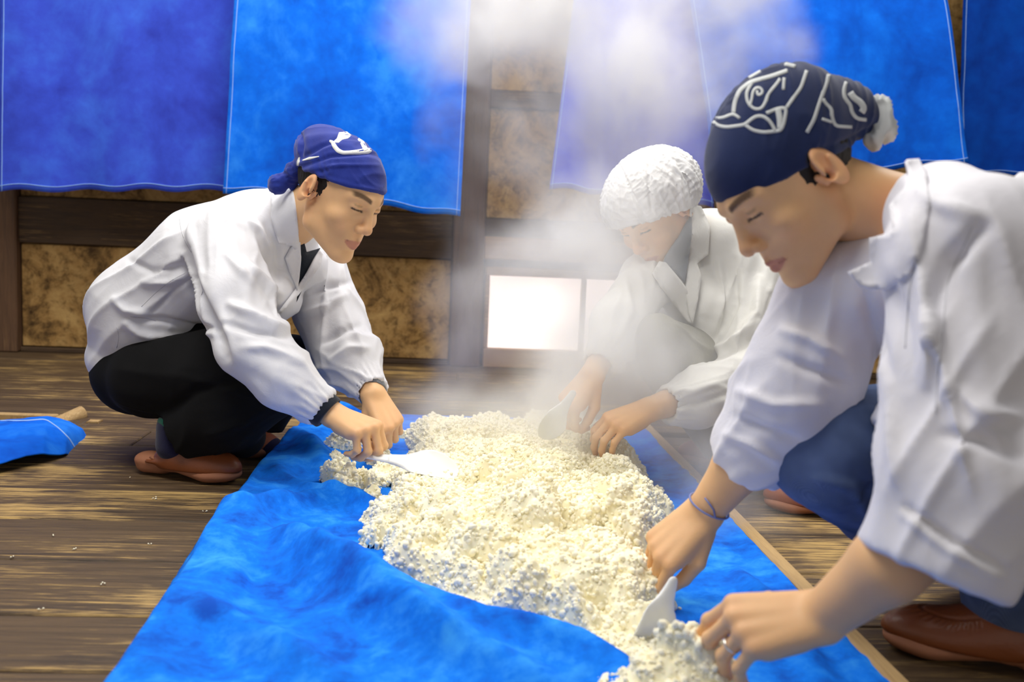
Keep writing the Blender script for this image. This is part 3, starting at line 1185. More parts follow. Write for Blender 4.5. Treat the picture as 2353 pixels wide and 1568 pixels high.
M_COAT = coat_mat('white_coat', srgb(222, 222, 226), srgb(230, 230, 234))
M_COAT2 = coat_mat('white_coat_warm', srgb(226, 225, 218), srgb(234, 233, 228))
M_COAT3 = coat_mat('white_jacket', srgb(220, 219, 226), srgb(229, 228, 234))
M_SEAM = plain('seam_thread', srgb(205, 205, 210), 0.8)
M_BLACK = cloth_mat('black_trousers', srgb(9, 9, 10), srgb(15, 15, 16), 0.95, sheen=0.0)
M_KHAKI = cloth_mat('grey_khaki_trousers', srgb(120, 118, 104), srgb(138, 136, 120), 0.9)
M_NAVYKNIT = cloth_mat('dark_knit', srgb(24, 29, 38), srgb(34, 40, 50), 0.95, weave=500, wv=0.4)
M_GREYKNIT = cloth_mat('grey_knit', srgb(120, 124, 130), srgb(142, 146, 150), 0.95, weave=500, wv=0.4)
M_SOCK = cloth_mat('navy_sock', srgb(22, 22, 52), srgb(30, 30, 66), 0.95, weave=600, wv=0.4)
M_SOCKRIM = cloth_mat('green_rib', srgb(10, 74, 60), srgb(16, 92, 74), 0.95)
M_LEATHER = plain('brown_leather', srgb(128, 68, 34), 0.36, 0.5, 0.25, 160)
M_LEATHER2 = plain('reddish_leather', srgb(150, 84, 56), 0.5, 0.4, 0.25, 160)
M_SOLE = plain('brown_sole', srgb(170, 114, 84), 0.65, 0.3, 0.2, 120)
M_SCARF1 = cloth_mat('royal_blue_scarf', srgb(30, 44, 128), srgb(42, 62, 156), 0.9, 9.0, 700, 0.25)
M_SCARF2 = cloth_mat('dark_navy_scarf', srgb(24, 36, 72), srgb(32, 46, 88), 0.9, 9.0, 700, 0.25)
M_PRINT = plain('white_print', srgb(236, 236, 230), 0.8)
M_PRINT2 = plain('grey_white_print', srgb(196, 200, 200), 0.8)
M_PLASTIC = plain('white_plastic', srgb(240, 241, 238), 0.35, 0.5)
M_SILVER = Mat('silver', 0.25, 0.5).color((0.8, 0.78, 0.74)).m
bpy.data.materials['silver'].node_tree.nodes['Principled BSDF'].inputs['Metallic'].default_value = 1.0
M_CORD = plain('lilac_cord', srgb(128, 138, 190), 0.9)


def jeans_mat():
    m = Mat('blue_denim', 0.85, 0.2)
    v = m.coord()
    a = m.noise(v, 5.0, 4, 0.6)
    c = m.ramp(a, [(0.35, srgb(62, 78, 112)), (0.6, srgb(98, 118, 158)), (0.75, srgb(130, 150, 186))])
    wv = m.n('ShaderNodeTexWave', Scale=420.0, Distortion=1.0, _bands_direction='DIAGONAL')
    m.link(v, wv.inputs['Vector'])
    m.color(m.mix(m.math('MULTIPLY', wv.outputs['Fac'], 0.2), c, srgb(20, 28, 56)))
    m.bump(wv.outputs['Fac'], 0.15, 0.002)
    return m.m


M_JEANS = jeans_mat()


def cam_dir(r, u, f):
    "direction from components to the right, up and into the picture"
    return unit(r * RT + u * UP + f * FW)


class Head:
    def __init__(self, c, s, phi, theta, roll=0.0, scale=1.0):
        p, t = math.radians(phi), math.radians(theta)
        self.f = unit(s * math.cos(p) * math.cos(t) * RT - math.sin(p) * math.cos(t) * FW - math.sin(t) * UP)
        u = s * math.cos(p) * math.sin(t) * RT - math.sin(p) * math.sin(t) * FW + math.cos(t) * UP
        l = np.cross(u, self.f)
        r = math.radians(roll)
        self.u = unit(u * math.cos(r) + l * math.sin(r))
        self.l = np.cross(self.u, self.f)
        self.R = np.stack([self.f, self.l, self.u], 1)
        self.c = np.asarray(c, float)
        self.s = scale

    def __call__(self, x, y, z):
        return self.c + self.s * (self.f * x + self.l * y + self.u * z)

    def d(self, x, y, z):
        return self.R @ np.array([x, y, z], float)

    def local(self, V):
        return (V - self.c) @ self.R / self.s

    def e(self, c, r, k=0.01, M=None):
        return ell(self(*c), np.array(r) * self.s, self.R if M is None else self.R @ M, k)

    def t(self, a, b, ra, rb=None, k=0.01):
        return rc(self(*a), self(*b), ra * self.s, (ra if rb is None else rb) * self.s, k)


def rot(ax, deg):
    return np.array(Matrix.Rotation(math.radians(deg), 3, ax))


def head_prims(H, neck, nr=(0.056, 0.062), eyes=0.0, smile=0.0):
    q = []
    q += [rc(H(-0.022, 0, -0.02), neck, nr[0], nr[1], 0.02)]
    q += [H.e((-0.012, 0, 0.045), (0.098, 0.077, 0.083), 0.02)]
    q += [H.e((0.030, 0, 0.020), (0.067, 0.067, 0.075), 0.03)]
    q += [H.e((0.040, 0, -0.035), (0.052, 0.056, 0.062), 0.03)]
    for s in (-1, 1):
        q += [H.t((0.004, s * 0.052, -0.03), (0.012, s * 0.049, -0.056), 0.020, 0.019, 0.03)]
        q += [H.t((0.012, s * 0.049, -0.056), (0.070, s * 0.014, -0.092), 0.019, 0.018, 0.03)]
        q += [H.e((0.060, s * 0.045, -0.014), (0.024, 0.023, 0.021), 0.025)]
        q += [H.t((0.090, s * 0.014, 0.040), (0.070, s * 0.048, 0.037), 0.010, 0.005, 0.018)]
    q += [H.e((0.072, 0, -0.056), (0.027, 0.031, 0.027), 0.02)]
    q += [H.e((0.082, 0, -0.095), (0.016, 0.021, 0.016), 0.022)]
    for s in (-1, 1):
        q += [sub(H.e((0.099, s * 0.033, 0.020), (0.016, 0.019, 0.012)), 0.014)]
        q += [H.e((0.0745, s * 0.032, 0.020), (0.0165, 0.0165, 0.0135), 0.005)]
    q += [H.t((0.090, 0, 0.028), (0.108, 0, -0.012), 0.0075, 0.0095, 0.014)]
    q += [H.e((0.1085, 0, -0.018), (0.0125, 0.012, 0.0115), 0.008)]
    for s in (-1, 1):
        q += [H.e((0.0985, s * 0.0125, -0.0225), (0.012, 0.0075, 0.009), 0.006)]
    zc = -0.058 + 0.004 * smile
    for s in (-1, 1):
        q += [H.t((0.0985, 0, -0.0525), (0.083, s * 0.025, zc), 0.0058, 0.003, 0.006)]
        q += [H.t((0.0965, 0, -0.0640), (0.083, s * 0.022, zc - 0.002), 0.0068, 0.003, 0.006)]
    for s in (-1, 1):
        q += [sub(H.t((0.105, 0, -0.0580), (0.0865, s * 0.0265, zc), 0.0013, 0.0010), 0.003)]
        q += [sub(H.e((0.104, s * 0.0062, -0.0295), (0.006, 0.0038, 0.003)), 0.003)]
        q += [sub(H.t((0.0925, s * 0.018, 0.0135), (0.0845, s * 0.046, 0.0155), 0.0013, 0.0010), 0.003)]
        # ear
        Mx = rot('Y', 14) @ rot('Z', s * 22)
        q += [H.e((-0.014, s * 0.084, 0.006), (0.0205, 0.0085, 0.035), 0.006, Mx)]
        q += [sub(H.e((-0.010, s * 0.0945, 0.012), (0.0125, 0.0085, 0.022), 0.0, Mx), 0.003)]
        q += [H.t((-0.019, s * 0.089, 0.016), (-0.014, s * 0.087, -0.012), 0.0042, 0.0042, 0.004)]
        q += [sub(H.e((-0.004, s * 0.090, -0.001), (0.0065, 0.010, 0.009), 0.0), 0.003)]
        q += [H.t((0.006, s * 0.078, 0.003), (0.002, s * 0.081, -0.009), 0.0055, 0.005, 0.004)]
    return q


def face_tint(H, V, col, dark=1.0):
    q = H.local(V)
    x, y, z = q.T
    ay = np.abs(y)
    near = (np.abs(x) < 0.14) & (ay < 0.1) & (z > -0.13) & (z < 0.14)

    def put(mask, c):
        m = np.clip(mask * near, 0, 1)[:, None]
        col[:] = col * (1 - m) + np.asarray(c) * m
    put(0.45 * np.exp(-((ay - 0.082) / 0.012) ** 2) * sstep(0.03, 0.0, x), RED)
    put(0.35 * np.exp(-(((x - 0.108) / 0.016) ** 2 + (y / 0.018) ** 2 + ((z + 0.018) / 0.016) ** 2)), RED)
    put(0.22 * np.exp(-(((x - 0.07) / 0.02) ** 2 + ((ay - 0.042) / 0.02) ** 2 + ((z + 0.02) / 0.022) ** 2)), RED)
    lw = np.clip(1 - (ay / 0.0265) ** 2, 0, 1)
    top = -0.0478 - 0.006 * (ay / 0.026) - 0.002 * np.exp(-(y / 0.004) ** 2)
    bot = -0.0580 - 0.0125 * lw
    put(0.75 * sstep(0.0, 0.10, lw) * sstep(top + 0.0015, top - 0.0005, z) * sstep(bot - 0.0015, bot + 0.001, z) * (x > 0.075), LIP)
    bz = 0.0415 + 0.0055 * np.sin(np.clip((ay - 0.014) / 0.038, 0, 1) * 2.4)
    put(0.85 * sstep(0.0065, 0.0030, np.abs(z - bz)) * sstep(0.012, 0.018, ay) * sstep(0.056, 0.046, ay) * (x > 0.05), BROW)
    ez = 0.0142 + 0.002 * np.clip((ay - 0.018) / 0.028, 0, 1)
    put(0.95 * sstep(0.0030, 0.0012, np.abs(z - ez)) * sstep(0.016, 0.0185, ay) * sstep(0.0475, 0.045, ay) * (x > 0.06), BROW * 0.5)
    put(0.35 * sstep(0.003, 0.001, np.abs(z - ez - 0.0095)) * sstep(0.02, 0.024, ay) * sstep(0.046, 0.042, ay) * (x > 0.06), BROW * 2)
    put(0.8 * np.exp(-(((ay - 0.0062) / 0.004) ** 2 + ((z + 0.030) / 0.0028) ** 2)) * (x > 0.09), BROW)
    return col


FL = ((0.043, 0.025, 0.021), (0.047, 0.029, 0.022), (0.043, 0.027, 0.021), (0.034, 0.020, 0.018))
FR = ((0.0096, 0.0086, 0.0078, 0.0064), (0.0098, 0.0088, 0.0080, 0.0066), (0.0093, 0.0084, 0.0076, 0.0062), (0.0084, 0.0075, 0.0068, 0.0056))


def hand_prims(Wp, D, T, side, curls, thumb, spread=(5, 1, -3, -8), sc=1.0):
    """palm, four fingers and thumb. D: wrist to knuckles, T: towards the thumb side; side +1 right hand, -1 left hand;
    curls: per finger three bends in degrees; thumb: three directions as (D, T, back) components"""
    D = unit(D)
    if isinstance(T, tuple):                       # ('back', direction): given the way the back of the hand faces
        T = np.cross(T[1], D) * side
    T = unit(np.asarray(T, float) - D * (np.asarray(T, float) @ D))
    Bk = np.cross(D, T) * side
    q, tips = [], []
    off = (0.0275, 0.0095, -0.0095, -0.0265)
    ln = (0.090, 0.093, 0.087, 0.079)
    Wp = np.asarray(Wp, float)
    kn = []
    for i in range(4):
        K = Wp + sc * (D * ln[i] + T * off[i] + Bk * (0.004, 0.006, 0.004, 0.0)[i])
        kn.append(K)
        q.append(rc(Wp + sc * (T * off[i] * 0.55), K, 0.0165 * sc, 0.0122 * sc, 0.014))
        q.append(rc(Wp + sc * (T * off[i] * 0.7 + D * 0.03 - Bk * 0.010), K - sc * (Bk * 0.008 + D * 0.014), 0.013 * sc, 0.011 * sc, 0.012))
    for i in range(4):
        a = 0.0
        sp = math.radians(spread[i])
        Df = unit(D * math.cos(sp) + T * math.sin(sp))
        p = kn[i]
        for j in range(3):
            a += math.radians(curls[i][j])
            d = Df * math.cos(a) - Bk * math.sin(a)
            e = p + d * FL[i][j] * sc
            q.append(rc(p, e, FR[i][j] * sc, FR[i][j + 1] * sc, 0.0045))
            if j < 2:
                q.append(ell(e + Bk * 0.001, np.full(3, FR[i][j + 1] * 1.07 * sc), k=0.004))
            p = e
        tips.append(p)
    p = Wp + sc * (D * 0.022 + T * 0.020 - Bk * 0.010)
    rr = (0.0165, 0.0125, 0.0105, 0.0085)
    for j, (L, tv) in enumerate(zip((0.043, 0.033, 0.026), thumb)):
        d = unit(D * tv[0] + T * tv[1] + Bk * tv[2])
        e = p + d * L * sc
        q.append(rc(p, e, rr[j] * sc, rr[j + 1] * sc, 0.010 if j == 0 else 0.005))
        p = e
    tips.append(p)
    return q, kn, tips, Bk


def hand_tint(col, V, kn, tips):
    for p, r, a in [(k, 0.012, 0.35) for k in kn] + [(t, 0.012, 0.4) for t in tips]:
        m = (a * np.exp(-(np.linalg.norm(V - p, axis=1) / r) ** 2))[:, None]
        col[:] = col * (1 - m) + RED * m
    return col


def ear_room(H, s, grow=1.25):
    Mx = rot('Y', 14) @ rot('Z', s * 22)
    return sub(H.e((-0.012, s * 0.090, 0.004), (0.0205 * grow, 0.022, 0.035 * (0.4 + 0.6 * grow)), 0.0, Mx), 0.004)


def build(prims, h, it=1, big=False):
    V, Q = mesh_sdf(prims, h)
    if big:
        V, Q = biggest(V, Q)
    return relax(V, Q, it, 0.5), Q


def clog(parent, heel, toe, m=None, length=0.272, name='clog', tall=1.0):
    "leather clog with an open back, a raised heel and a stitched welt"
    heel, toe = np.asarray(heel, float), np.asarray(toe, float)
    f = unit((toe - heel) * np.array([1, 1, 0]))
    u = np.array([0, 0, 1.0])
    l = np.cross(u, f)
    R = np.stack([f, l, u], 1)
    k = length / 0.272

    heel = toe - f * length * 0.985

    def L(x, y, z):
        return heel * np.array([1, 1, 0]) + k * (f * x + l * y + u * z)
    q = [rc(L(0.034, 0, 0.030), L(0.10, 0, 0.026), 0.034 * k, 0.034 * k, 0.02, (u, 0.55)),
         rc(L(0.10, 0, 0.026), L(0.205, 0, 0.016), 0.034 * k, 0.046 * k, 0.02, (u, 0.42)),
         rc(L(0.205, 0, 0.016), L(0.226, 0, 0.018), 0.046 * k, 0.044 * k, 0.02, (u, 0.40)),
         rc(L(0.036, 0, 0.018), L(0.07, 0, 0.018), 0.032 * k, 0.030 * k, 0.01, (u, 0.6)),
         half(L(0, 0, 0.0), -u, 0.004),
         sub(rc(L(0.125, -0.08, -0.012), L(0.125, 0.08, -0.012), 0.02 * k), 0.02)]
    V, Q = build(q, 0.003)
    root = obj(name, V, Q, M_SOLE, parent)
    up = [ell(L(0.175, 0, 0.030), np.array([0.098, 0.048, 0.040 * tall]) * k, R, 0.02),
          ell(L(0.120, 0, 0.042), np.array([0.07, 0.045, 0.046 * tall]) * k, R, 0.03),
          rc(L(0.10, 0.034, 0.034), L(0.05, 0.034, 0.034), 0.008 * k, 0.004 * k, 0.01), rc(L(0.10, -0.034, 0.034), L(0.05, -0.034, 0.034), 0.008 * k, 0.004 * k, 0.01),
          half(L(0, 0, 0.019), -u + f * 0.02, 0.003),
          sub(ell(L(0.035, 0, 0.080), np.array([0.075, 0.042, 0.052]) * k, R @ rot('Y', -20)), 0.006)]
    V, Q = build(up, 0.0028)
    q_ = (V - heel) @ R / k
    # puckered seam over the toe
    r = np.hypot((q_[:, 0] - 0.155) / 0.088, q_[:, 1] / 0.041)
    N = normals(V, Q)
    a = np.arctan2(q_[:, 1], q_[:, 0] - 0.155)
    V = V + N * ((0.0012 * np.cos(a * 46) * np.exp(-((r - 0.88) / 0.10) ** 2) - 0.0022 * np.exp(-((r - 0.74) / 0.035) ** 2)) * (q_[:, 2] > 0.03) * (np.abs(a) < 1.9))[:, None]
    obj('upper', V, Q, m or M_LEATHER, root)
    pts = []
    for i in range(41):
        t = i / 40
        ang = -2.45 + 4.9 * t
        pts.append(L(0.145 + 0.118 * math.cos(ang), 0.0465 * math.sin(ang) * (0.86 if math.cos(ang) < 0 else 1.0), 0.034 - 0.010 * math.cos(ang)))
    V, Q = tube_vf(pts, 0.0026, 6)
    obj('welt', V, Q, M_SOLE, root)
    return root


def ring(name, c, ax, rad, tube, m, parent, flat=None, seg=36):
    ax = unit(ax)
    u = unit(np.cross(ax, (0.3, 0.2, 0.9)))
    v = np.cross(ax, u)
    pts = [np.asarray(c) + rad * (math.cos(a) * u + math.sin(a) * v) for a in np.linspace(0, 2 * math.pi, seg + 1)]
    V, Q = tube_vf(pts, tube, 8, cap=False)
    return obj(name, V, Q, m, parent)


def gathers(V, Q, c, ax, span, amp, n, seed=0):
    "pleats drawn together at an elastic edge"
    ax = unit(ax)
    u = unit(np.cross(ax, (0.3, 0.2, 0.9)))
    v = np.cross(ax, u)
    q = V - c
    t = q @ ax
    r = np.linalg.norm(q - np.outer(t, ax), axis=1)
    s = np.nonzero((np.abs(t) < span) & (r < 0.085))[0]
    th = np.arctan2(q[s] @ v, q[s] @ u)
    w_ = np.exp(-(t[s] / (span * 0.6)) ** 2)
    N = normals(V, Q)[s]
    V = V.copy()
    V[s] += N * (amp * w_ * (np.sin(th * n + 2 * np.sin(th * 3 + seed)) * 0.6 + 0.4 * np.sin(th * n * 1.7 + seed)))[:, None]
    return V


def cutline(a, b, d, toward, d2=None, k=0.006):
    "cut along a line drawn in the picture (extruded into depth), removing the side of pixel 'toward'"
    A, B = P(*a, d), P(*b, d2 or d)
    n = np.cross(B - A, 0.5 * (A + B) - CAM)
    if (P(*toward, d) - A) @ n < 0:
        n = -n
    return half(A, n, k)


def scoop(label, grip, D, nrm, size, hl=0.105):
    "rice paddle: oval dished blade with rounded shoulders and a handle. grip: handle end at the hand; D: towards the blade tip"
    D = unit(D)
    nrm = unit(np.asarray(nrm) - D * (np.asarray(nrm) @ D))
    S = np.cross(D, nrm)
    R = np.stack([D, S, nrm], 1)
    g = np.asarray(grip, float)
    L, Wd = size
    q = [ell(g + D * (hl + L * 0.55), (L * 0.52, Wd, 0.0042), R, 0.006),
         rc(g, g + D * (hl + L * 0.25), 0.0085, 0.014, 0.02, (nrm, 0.42))]
    V, Q = mesh_sdf(q, 0.0019)
    t = (V - g) @ D - hl
    s = (V - g) @ S
    bow = -0.010 * np.clip(t / L, 0, 1) ** 2 + 0.012 * (s / Wd) ** 2 * sstep(0, L * 0.5, t)
    V = relax(V + nrm * bow[:, None], Q, 1)
    o = obj('rice_scoop', V, Q, M_PLASTIC, loc=g)
    tag(o, label, 'scoop', 'white plastic rice scoops')
    return o


# ------------------------------------------------------------------ the man crouching on the left
def man_left():
    H0 = Head((0, 0, 0), 1, 30, 33, 0)
    H = Head(P(718, 445, 2.075) + H0.l * 0.077, 1, 30, 33, 0)
    neck = P(664, 505, 2.29)
    hipR, hipL = P(345, 868, 2.33), P(385, 850, 2.55)
    knR, knL = P(640, 868, 2.21), P(672, 832, 2.54)
    anR, anL = P(412, 1008, 2.275), P(560, 985, 2.57)
    shR, shL = P(505, 560, 2.22), P(732, 606, 2.50)
    elR, elL = P(585, 800, 2.07), P(778, 750, 2.47)
    wrR, wrL = P(768, 956, 2.055), P(858, 908, 2.315)
    root = empty('person', G(420, 1085))
    tag(root, 'crouching person in a white coat and royal blue headscarf scooping rice, facing right', 'person')
    body = head_prims(H, neck, smile=1.0)
    body += [rc(neck, P(560, 610, 2.36), 0.06, 0.085, 0.03), rc(P(560, 610, 2.36), P(350, 830, 2.44), 0.085, 0.085, 0.03)]
    body += [rc(P(600, 560, 2.35), shR, 0.04, 0.04, 0.03), rc(P(600, 560, 2.35), shL, 0.04, 0.04, 0.03)]
    body += [rc(shR, elR, 0.042, 0.038, 0.02), rc(elR, P(700, 905, 2.06), 0.038, 0.036, 0.02), rc(P(700, 905, 2.06), wrR, 0.036, 0.0265, 0.02)]
    body += [rc(shL, elL, 0.042, 0.038, 0.02), rc(elL, wrL, 0.040, 0.0265, 0.02)]
    for h, k, a in ((hipR, knR, anR), (hipL, knL, anL)):
        body += [rc(P(350, 830, 2.44), h, 0.07, 0.07, 0.03), rc(h, k, 0.065, 0.05, 0.03), rc(k, a, 0.05, 0.034, 0.02)]
    body += [rc(anR, P(450, 1062, 2.262), 0.032, 0.012, 0.02), rc(anL, P(620, 1030, 2.5), 0.034, 0.03, 0.02)]
    hr, kn1, tp1, bk1 = hand_prims(wrR, cam_dir(0.80, -0.30, -0.42), cam_dir(0.45, 0.20, 0.75), 1,
                                   ((62, 62, 30), (66, 60, 30), (70, 58, 30), (74, 56, 30)),
                                   ((0.7, 0.35, -0.6), (0.85, 0.0, -0.5), (0.95, -0.2, -0.3)), sc=1.02)
    hl_, kn2, tp2, bk2 = hand_prims(wrL, cam_dir(0.50, -0.80, -0.34), ('back', cam_dir(0.5, 0.3, -0.8)), -1,
                                    ((62, 62, 30), (60, 62, 30), (58, 60, 30), (56, 58, 30)),
                                    ((0.8, 0.5, -0.4), (0.95, 0.2, -0.3), (1, 0, -0.2)), sc=1.0)
    body += hr + hl_
    V, Q = build(body, 0.0027)
    col = np.tile(SKIN, (len(V), 1))
    face_tint(H, V, col)
    hand_tint(col, V, kn1, tp1)
    hand_tint(col, V, kn2, tp2)
    BV, BQ = V, Q
    cover = (np.linalg.norm(V - H.c, axis=1) > 0.19) & (np.linalg.norm(V - wrR, axis=1) > 0.19) & (np.linalg.norm(V - wrL, axis=1) > 0.19)
    V, Q, col = coarsen(V, Q, cover, 0.011, col)
    obj('body', V, Q, M_SKIN, root, col=col)

    # ---- coat
    lat = unit(shL - shR)
    fl = (lat, 1.22)
    q = chain([(P(298, 822, 2.42), 0.088), (P(355, 722, 2.42), 0.134), (P(500, 606, 2.38), 0.136), (P(600, 545, 2.35), 0.108), (P(655, 506, 2.315), 0.076)], 0.04, fl)
    q += [cutline((330, 903), (505, 762), 2.40, (520, 900), k=0.01), cutline((215, 897), (345, 904), 2.40, (300, 960), k=0.006)]
    q += [rc(P(560, 640, 2.33), P(612, 676, 2.33), 0.085, 0.072, 0.04, fl), rc(P(640, 560, 2.36), P(692, 610, 2.37), 0.07, 0.055, 0.04, fl)]
    q += [rc(P(632, 525, 2.29), P(540, 560, 2.25), 0.068, 0.078, 0.04)]
    armR = [(shR, 0.078), (P(545, 690, 2.13), 0.076), (elR, 0.070), (P(655, 872, 2.06), 0.064), (P(728, 930, 2.055), 0.043)]
    armL = [(shL, 0.072), (P(752, 715, 2.48), 0.082), (P(805, 832, 2.40), 0.074), (P(852, 893, 2.335), 0.042)]
    q += chain(armR, 0.03) + chain(armL, 0.03)
    q += [sub(rc(wrR, P(700, 905, 2.06), 0.030, 0.031), 0.004), sub(rc(wrL, P(835, 870, 2.35), 0.030, 0.031), 0.004)]
    ux = unit(wrR - elR)
    ul = unit(P(852, 893, 2.335) - P(805, 832, 2.40))
    q += [half(P(742, 941, 2.055), ux, 0.004, P(742, 941, 2.055) - 0.07, P(742, 941, 2.055) + 0.07)]
    q += [half(P(857, 903, 2.33), ul, 0.004, P(857, 903, 2.33) - 0.065, P(857, 903, 2.33) + 0.065)]
    V, Q = build(q, 0.0042, 2)
    V = limb_folds(V, Q, armR[0][0], armR[2][0], 0.08, 0.011, 3, 13, 2.6)
    V = limb_folds(V, Q, armR[2][0], armR[4][0], 0.075, 0.010, 6, 19, 1.6)
    V = limb_folds(V, Q, armL[0][0], armL[2][0], 0.08, 0.010, 9, 15, 2.2)
    V = limb_folds(V, Q, armL[2][0], armL[3][0], 0.07, 0.007, 12, 24, 1.6)
    V = limb_folds(V, Q, P(298, 822, 2.42), P(500, 606, 2.38), 0.17, 0.009, 15, 9, 3.0, 1.5, 1.35)
    V = px_folds(V, Q, [
        ([(430, 575), (450, 660), (488, 735), (520, 820)], 13, -0.016), ([(440, 540), (470, 650), (520, 760)], 12, 0.010),
        ([(560, 600), (600, 640), (640, 672)], 10, 0.014), ([(570, 640), (620, 690), (640, 730)], 9, -0.010), ([(520, 585), (580, 650), (625, 700)], 8, 0.010),
        ([(530, 700), (600, 735), (655, 752)], 11, 0.016), ([(520, 745), (590, 765), (660, 775)], 8, -0.012), ([(560, 800), (610, 800), (690, 830)], 12, 0.013),
        ([(330, 650), (390, 650), (430, 630)], 8, 0.012), ([(300, 600), (350, 625), (420, 612)], 8, -0.010), ([(262, 690), (290, 715), (330, 722)], 9, 0.014),
        ([(300, 735), (370, 735), (440, 750), (495, 758)], 7, -0.012), ([(290, 745), (320, 765), (350, 775)], 10, 0.014), ([(345, 772), (400, 775), (490, 765)], 8, 0.010),
        ([(275, 845), (330, 820), (390, 785)], 9, 0.012), ([(290, 870), (340, 850), (400, 800)], 7, -0.009), ([(350, 720), (400, 668), (440, 640)], 3.5, -0.007),
        ([(610, 520), (635, 570), (640, 640)], 9, -0.010), ([(570, 505), (600, 530), (625, 580)], 8, 0.010), ([(480, 480), (530, 500), (560, 520)], 12, 0.006),
        ([(700, 680), (750, 660), (800, 650)], 8, -0.010), ([(690, 720), (740, 710), (790, 680)], 9, 0.012), ([(740, 790), (790, 760), (825, 750)], 8, -0.010), ([(760, 830), (800, 800), (845, 800)], 8, 0.010)])
    V = gathers(V, Q, P(735, 935, 2.055), ux, 0.045, 0.0035, 17)
    V = gathers(V, Q, P(854, 897, 2.335), ul, 0.045, 0.0035, 15, 2)
    V = relax(V, Q, 1, 0.4)
    coat = obj('coat', V, Q, M_COAT, root)
    cb = bvh_of((V, Q))
    patch('shirt', [(672, 470), (690, 520), (705, 580), (736, 570), (728, 600), (710, 632), (696, 664), (682, 694), (684, 650), (688, 600), (680, 540)], cb, 0.004, 0.003, M_NAVYKNIT, root, 7)
    patch('lapel', [(668, 545), (690, 545), (692, 600), (688, 640), (683, 668), (668, 632), (655, 596), (673, 566)], cb, 0.012, 0.004, M_COAT, coat, 7, 8)
    patch('lapel', [(735, 573), (742, 585), (738, 610), (716, 640), (688, 676), (645, 722), (640, 716), (680, 665), (706, 626), (722, 596)], cb, 0.014, 0.004, M_COAT, coat, 7, 8)
    patch('collar', [(622, 438), (650, 430), (672, 434), (678, 480), (686, 540), (691, 585), (691, 602), (673, 566), (640, 560), (622, 500)], bvh_of((V, Q), (BV, BQ)), 0.010, 0.005, M_COAT, coat, 7, 10)
    seams = [ribbon_vf(s, 1.4, cb, 0.0003, 0.001) for s in (
        [(300, 728), (340, 732), (358, 738)], [(325, 705), (352, 678), (392, 645), (425, 628)], [(412, 497), (416, 530), (428, 560), (440, 580)], [(268, 750), (274, 775), (268, 800)])]
    sm = join_vf(seams)
    tag(obj('seam_lines', *sm, M_SEAM, coat), kind='stuff')
    # knit cuffs that show below the sleeves
    a = unit(wrR - elR)
    cq = [rc(P(722, 925, 2.055), P(762, 955, 2.053), 0.040, 0.037, 0.0), half(P(757, 950, 2.054), a, 0.006), half(P(722, 925, 2.055), -a, 0.006), sub(rc(wrR - a * 0.06, wrR + a * 0.05, 0.0285, 0.0285), 0.003)]
    V, Q = build(cq, 0.0028)
    obj('knit_cuff', V, Q, M_NAVYKNIT, root)
    cq = [rc(P(846, 885, 2.34), P(862, 914, 2.325), 0.037, 0.034, 0.0), half(P(860, 910, 2.325), ul, 0.006), half(P(846, 885, 2.34), -ul, 0.006), sub(rc(wrL - ul * 0.06, wrL + ul * 0.05, 0.0285, 0.0285), 0.003)]
    V, Q = build(cq, 0.0028)
    obj('knit_cuff', V, Q, M_GREYKNIT, root)

    # ---- trousers
    q = chain([(knR, 0.076), (P(520, 950, 2.24), 0.082), (P(425, 1000, 2.27), 0.066)], 0.03)
    q += chain([(knL, 0.066), (P(620, 910, 2.55), 0.072), (P(596, 985, 2.55), 0.058)], 0.03)
    q += [half(P(418, 1000, 2.27), unit(anR - knR), 0.004, P(418, 1000, 2.27) - 0.1, P(418, 1000, 2.27) + 0.1)]
    q += [half(P(600, 990, 2.55), unit(cam_dir(-0.1, -1, 0)), 0.004, P(600, 990, 2.55) - 0.07, P(600, 990, 2.55) + 0.07)]
    q += [ell(P(325, 850, 2.44), (0.115, 0.15, 0.11), k=0.04)]
    q += chain([(hipR, 0.095), (P(500, 860, 2.27), 0.100), (knR, 0.078)], 0.03)
    q += chain([(hipL, 0.095), (P(530, 830, 2.52), 0.095), (knL, 0.066)], 0.03)
    q += [rc(P(520, 960, 2.26), P(560, 1005, 2.30), 0.06, 0.045, 0.03), rc(P(400, 790, 2.42), P(500, 770, 2.40), 0.085, 0.085, 0.04)]
    V, Q = build(q, 0.0055, 1)
    V = limb_folds(V, Q, hipR, knR, 0.11, 0.006, 21, 12, 2.0)
    V = limb_folds(V, Q, knR, anR, 0.10, 0.006, 24, 12, 2.0)
    V = px_folds(V, Q, [([(390, 945), (450, 900), (560, 870)], 12, -0.010), ([(480, 1000), (560, 970), (620, 930)], 12, 0.010)])
    obj('trousers', V, Q, M_BLACK, root)

    # ---- socks and clogs
    q = [rc(P(404, 985, 2.275), P(402, 1022, 2.270), 0.043, 0.040, 0.02), rc(P(402, 1022, 2.270), P(455, 1066, 2.262), 0.038, 0.018, 0.02),
         cutline((372, 962), (440, 1012), 2.27, (460, 940))]
    V, Q = build(q, 0.0032)
    sock = obj('sock', V, Q, M_SOCK, root)
    q2 = [rc(P(404, 985, 2.275), P(402, 1022, 2.262), 0.0445, 0.0435, 0.02), cutline((372, 961), (440, 1011), 2.27, (460, 940)),
          cutline((363, 973), (436, 1026), 2.27, (380, 1080))]
    V, Q = build(q2, 0.0028)
    obj('sock_rim', V, Q, M_SOCKRIM, sock)
    q = [rc(P(565, 985, 2.57), P(570, 1015, 2.54), 0.043, 0.043, 0.02), rc(P(570, 1015, 2.54), P(620, 1035, 2.5), 0.043, 0.036, 0.02)]
    V, Q = build(q, 0.0045)
    obj('sock', V, Q, M_SOCK, root)
    clog(root, G(312, 1080), G(548, 1110), tall=1.2)
    clog(root, G(455, 1036), G(640, 1052), M_LEATHER2)

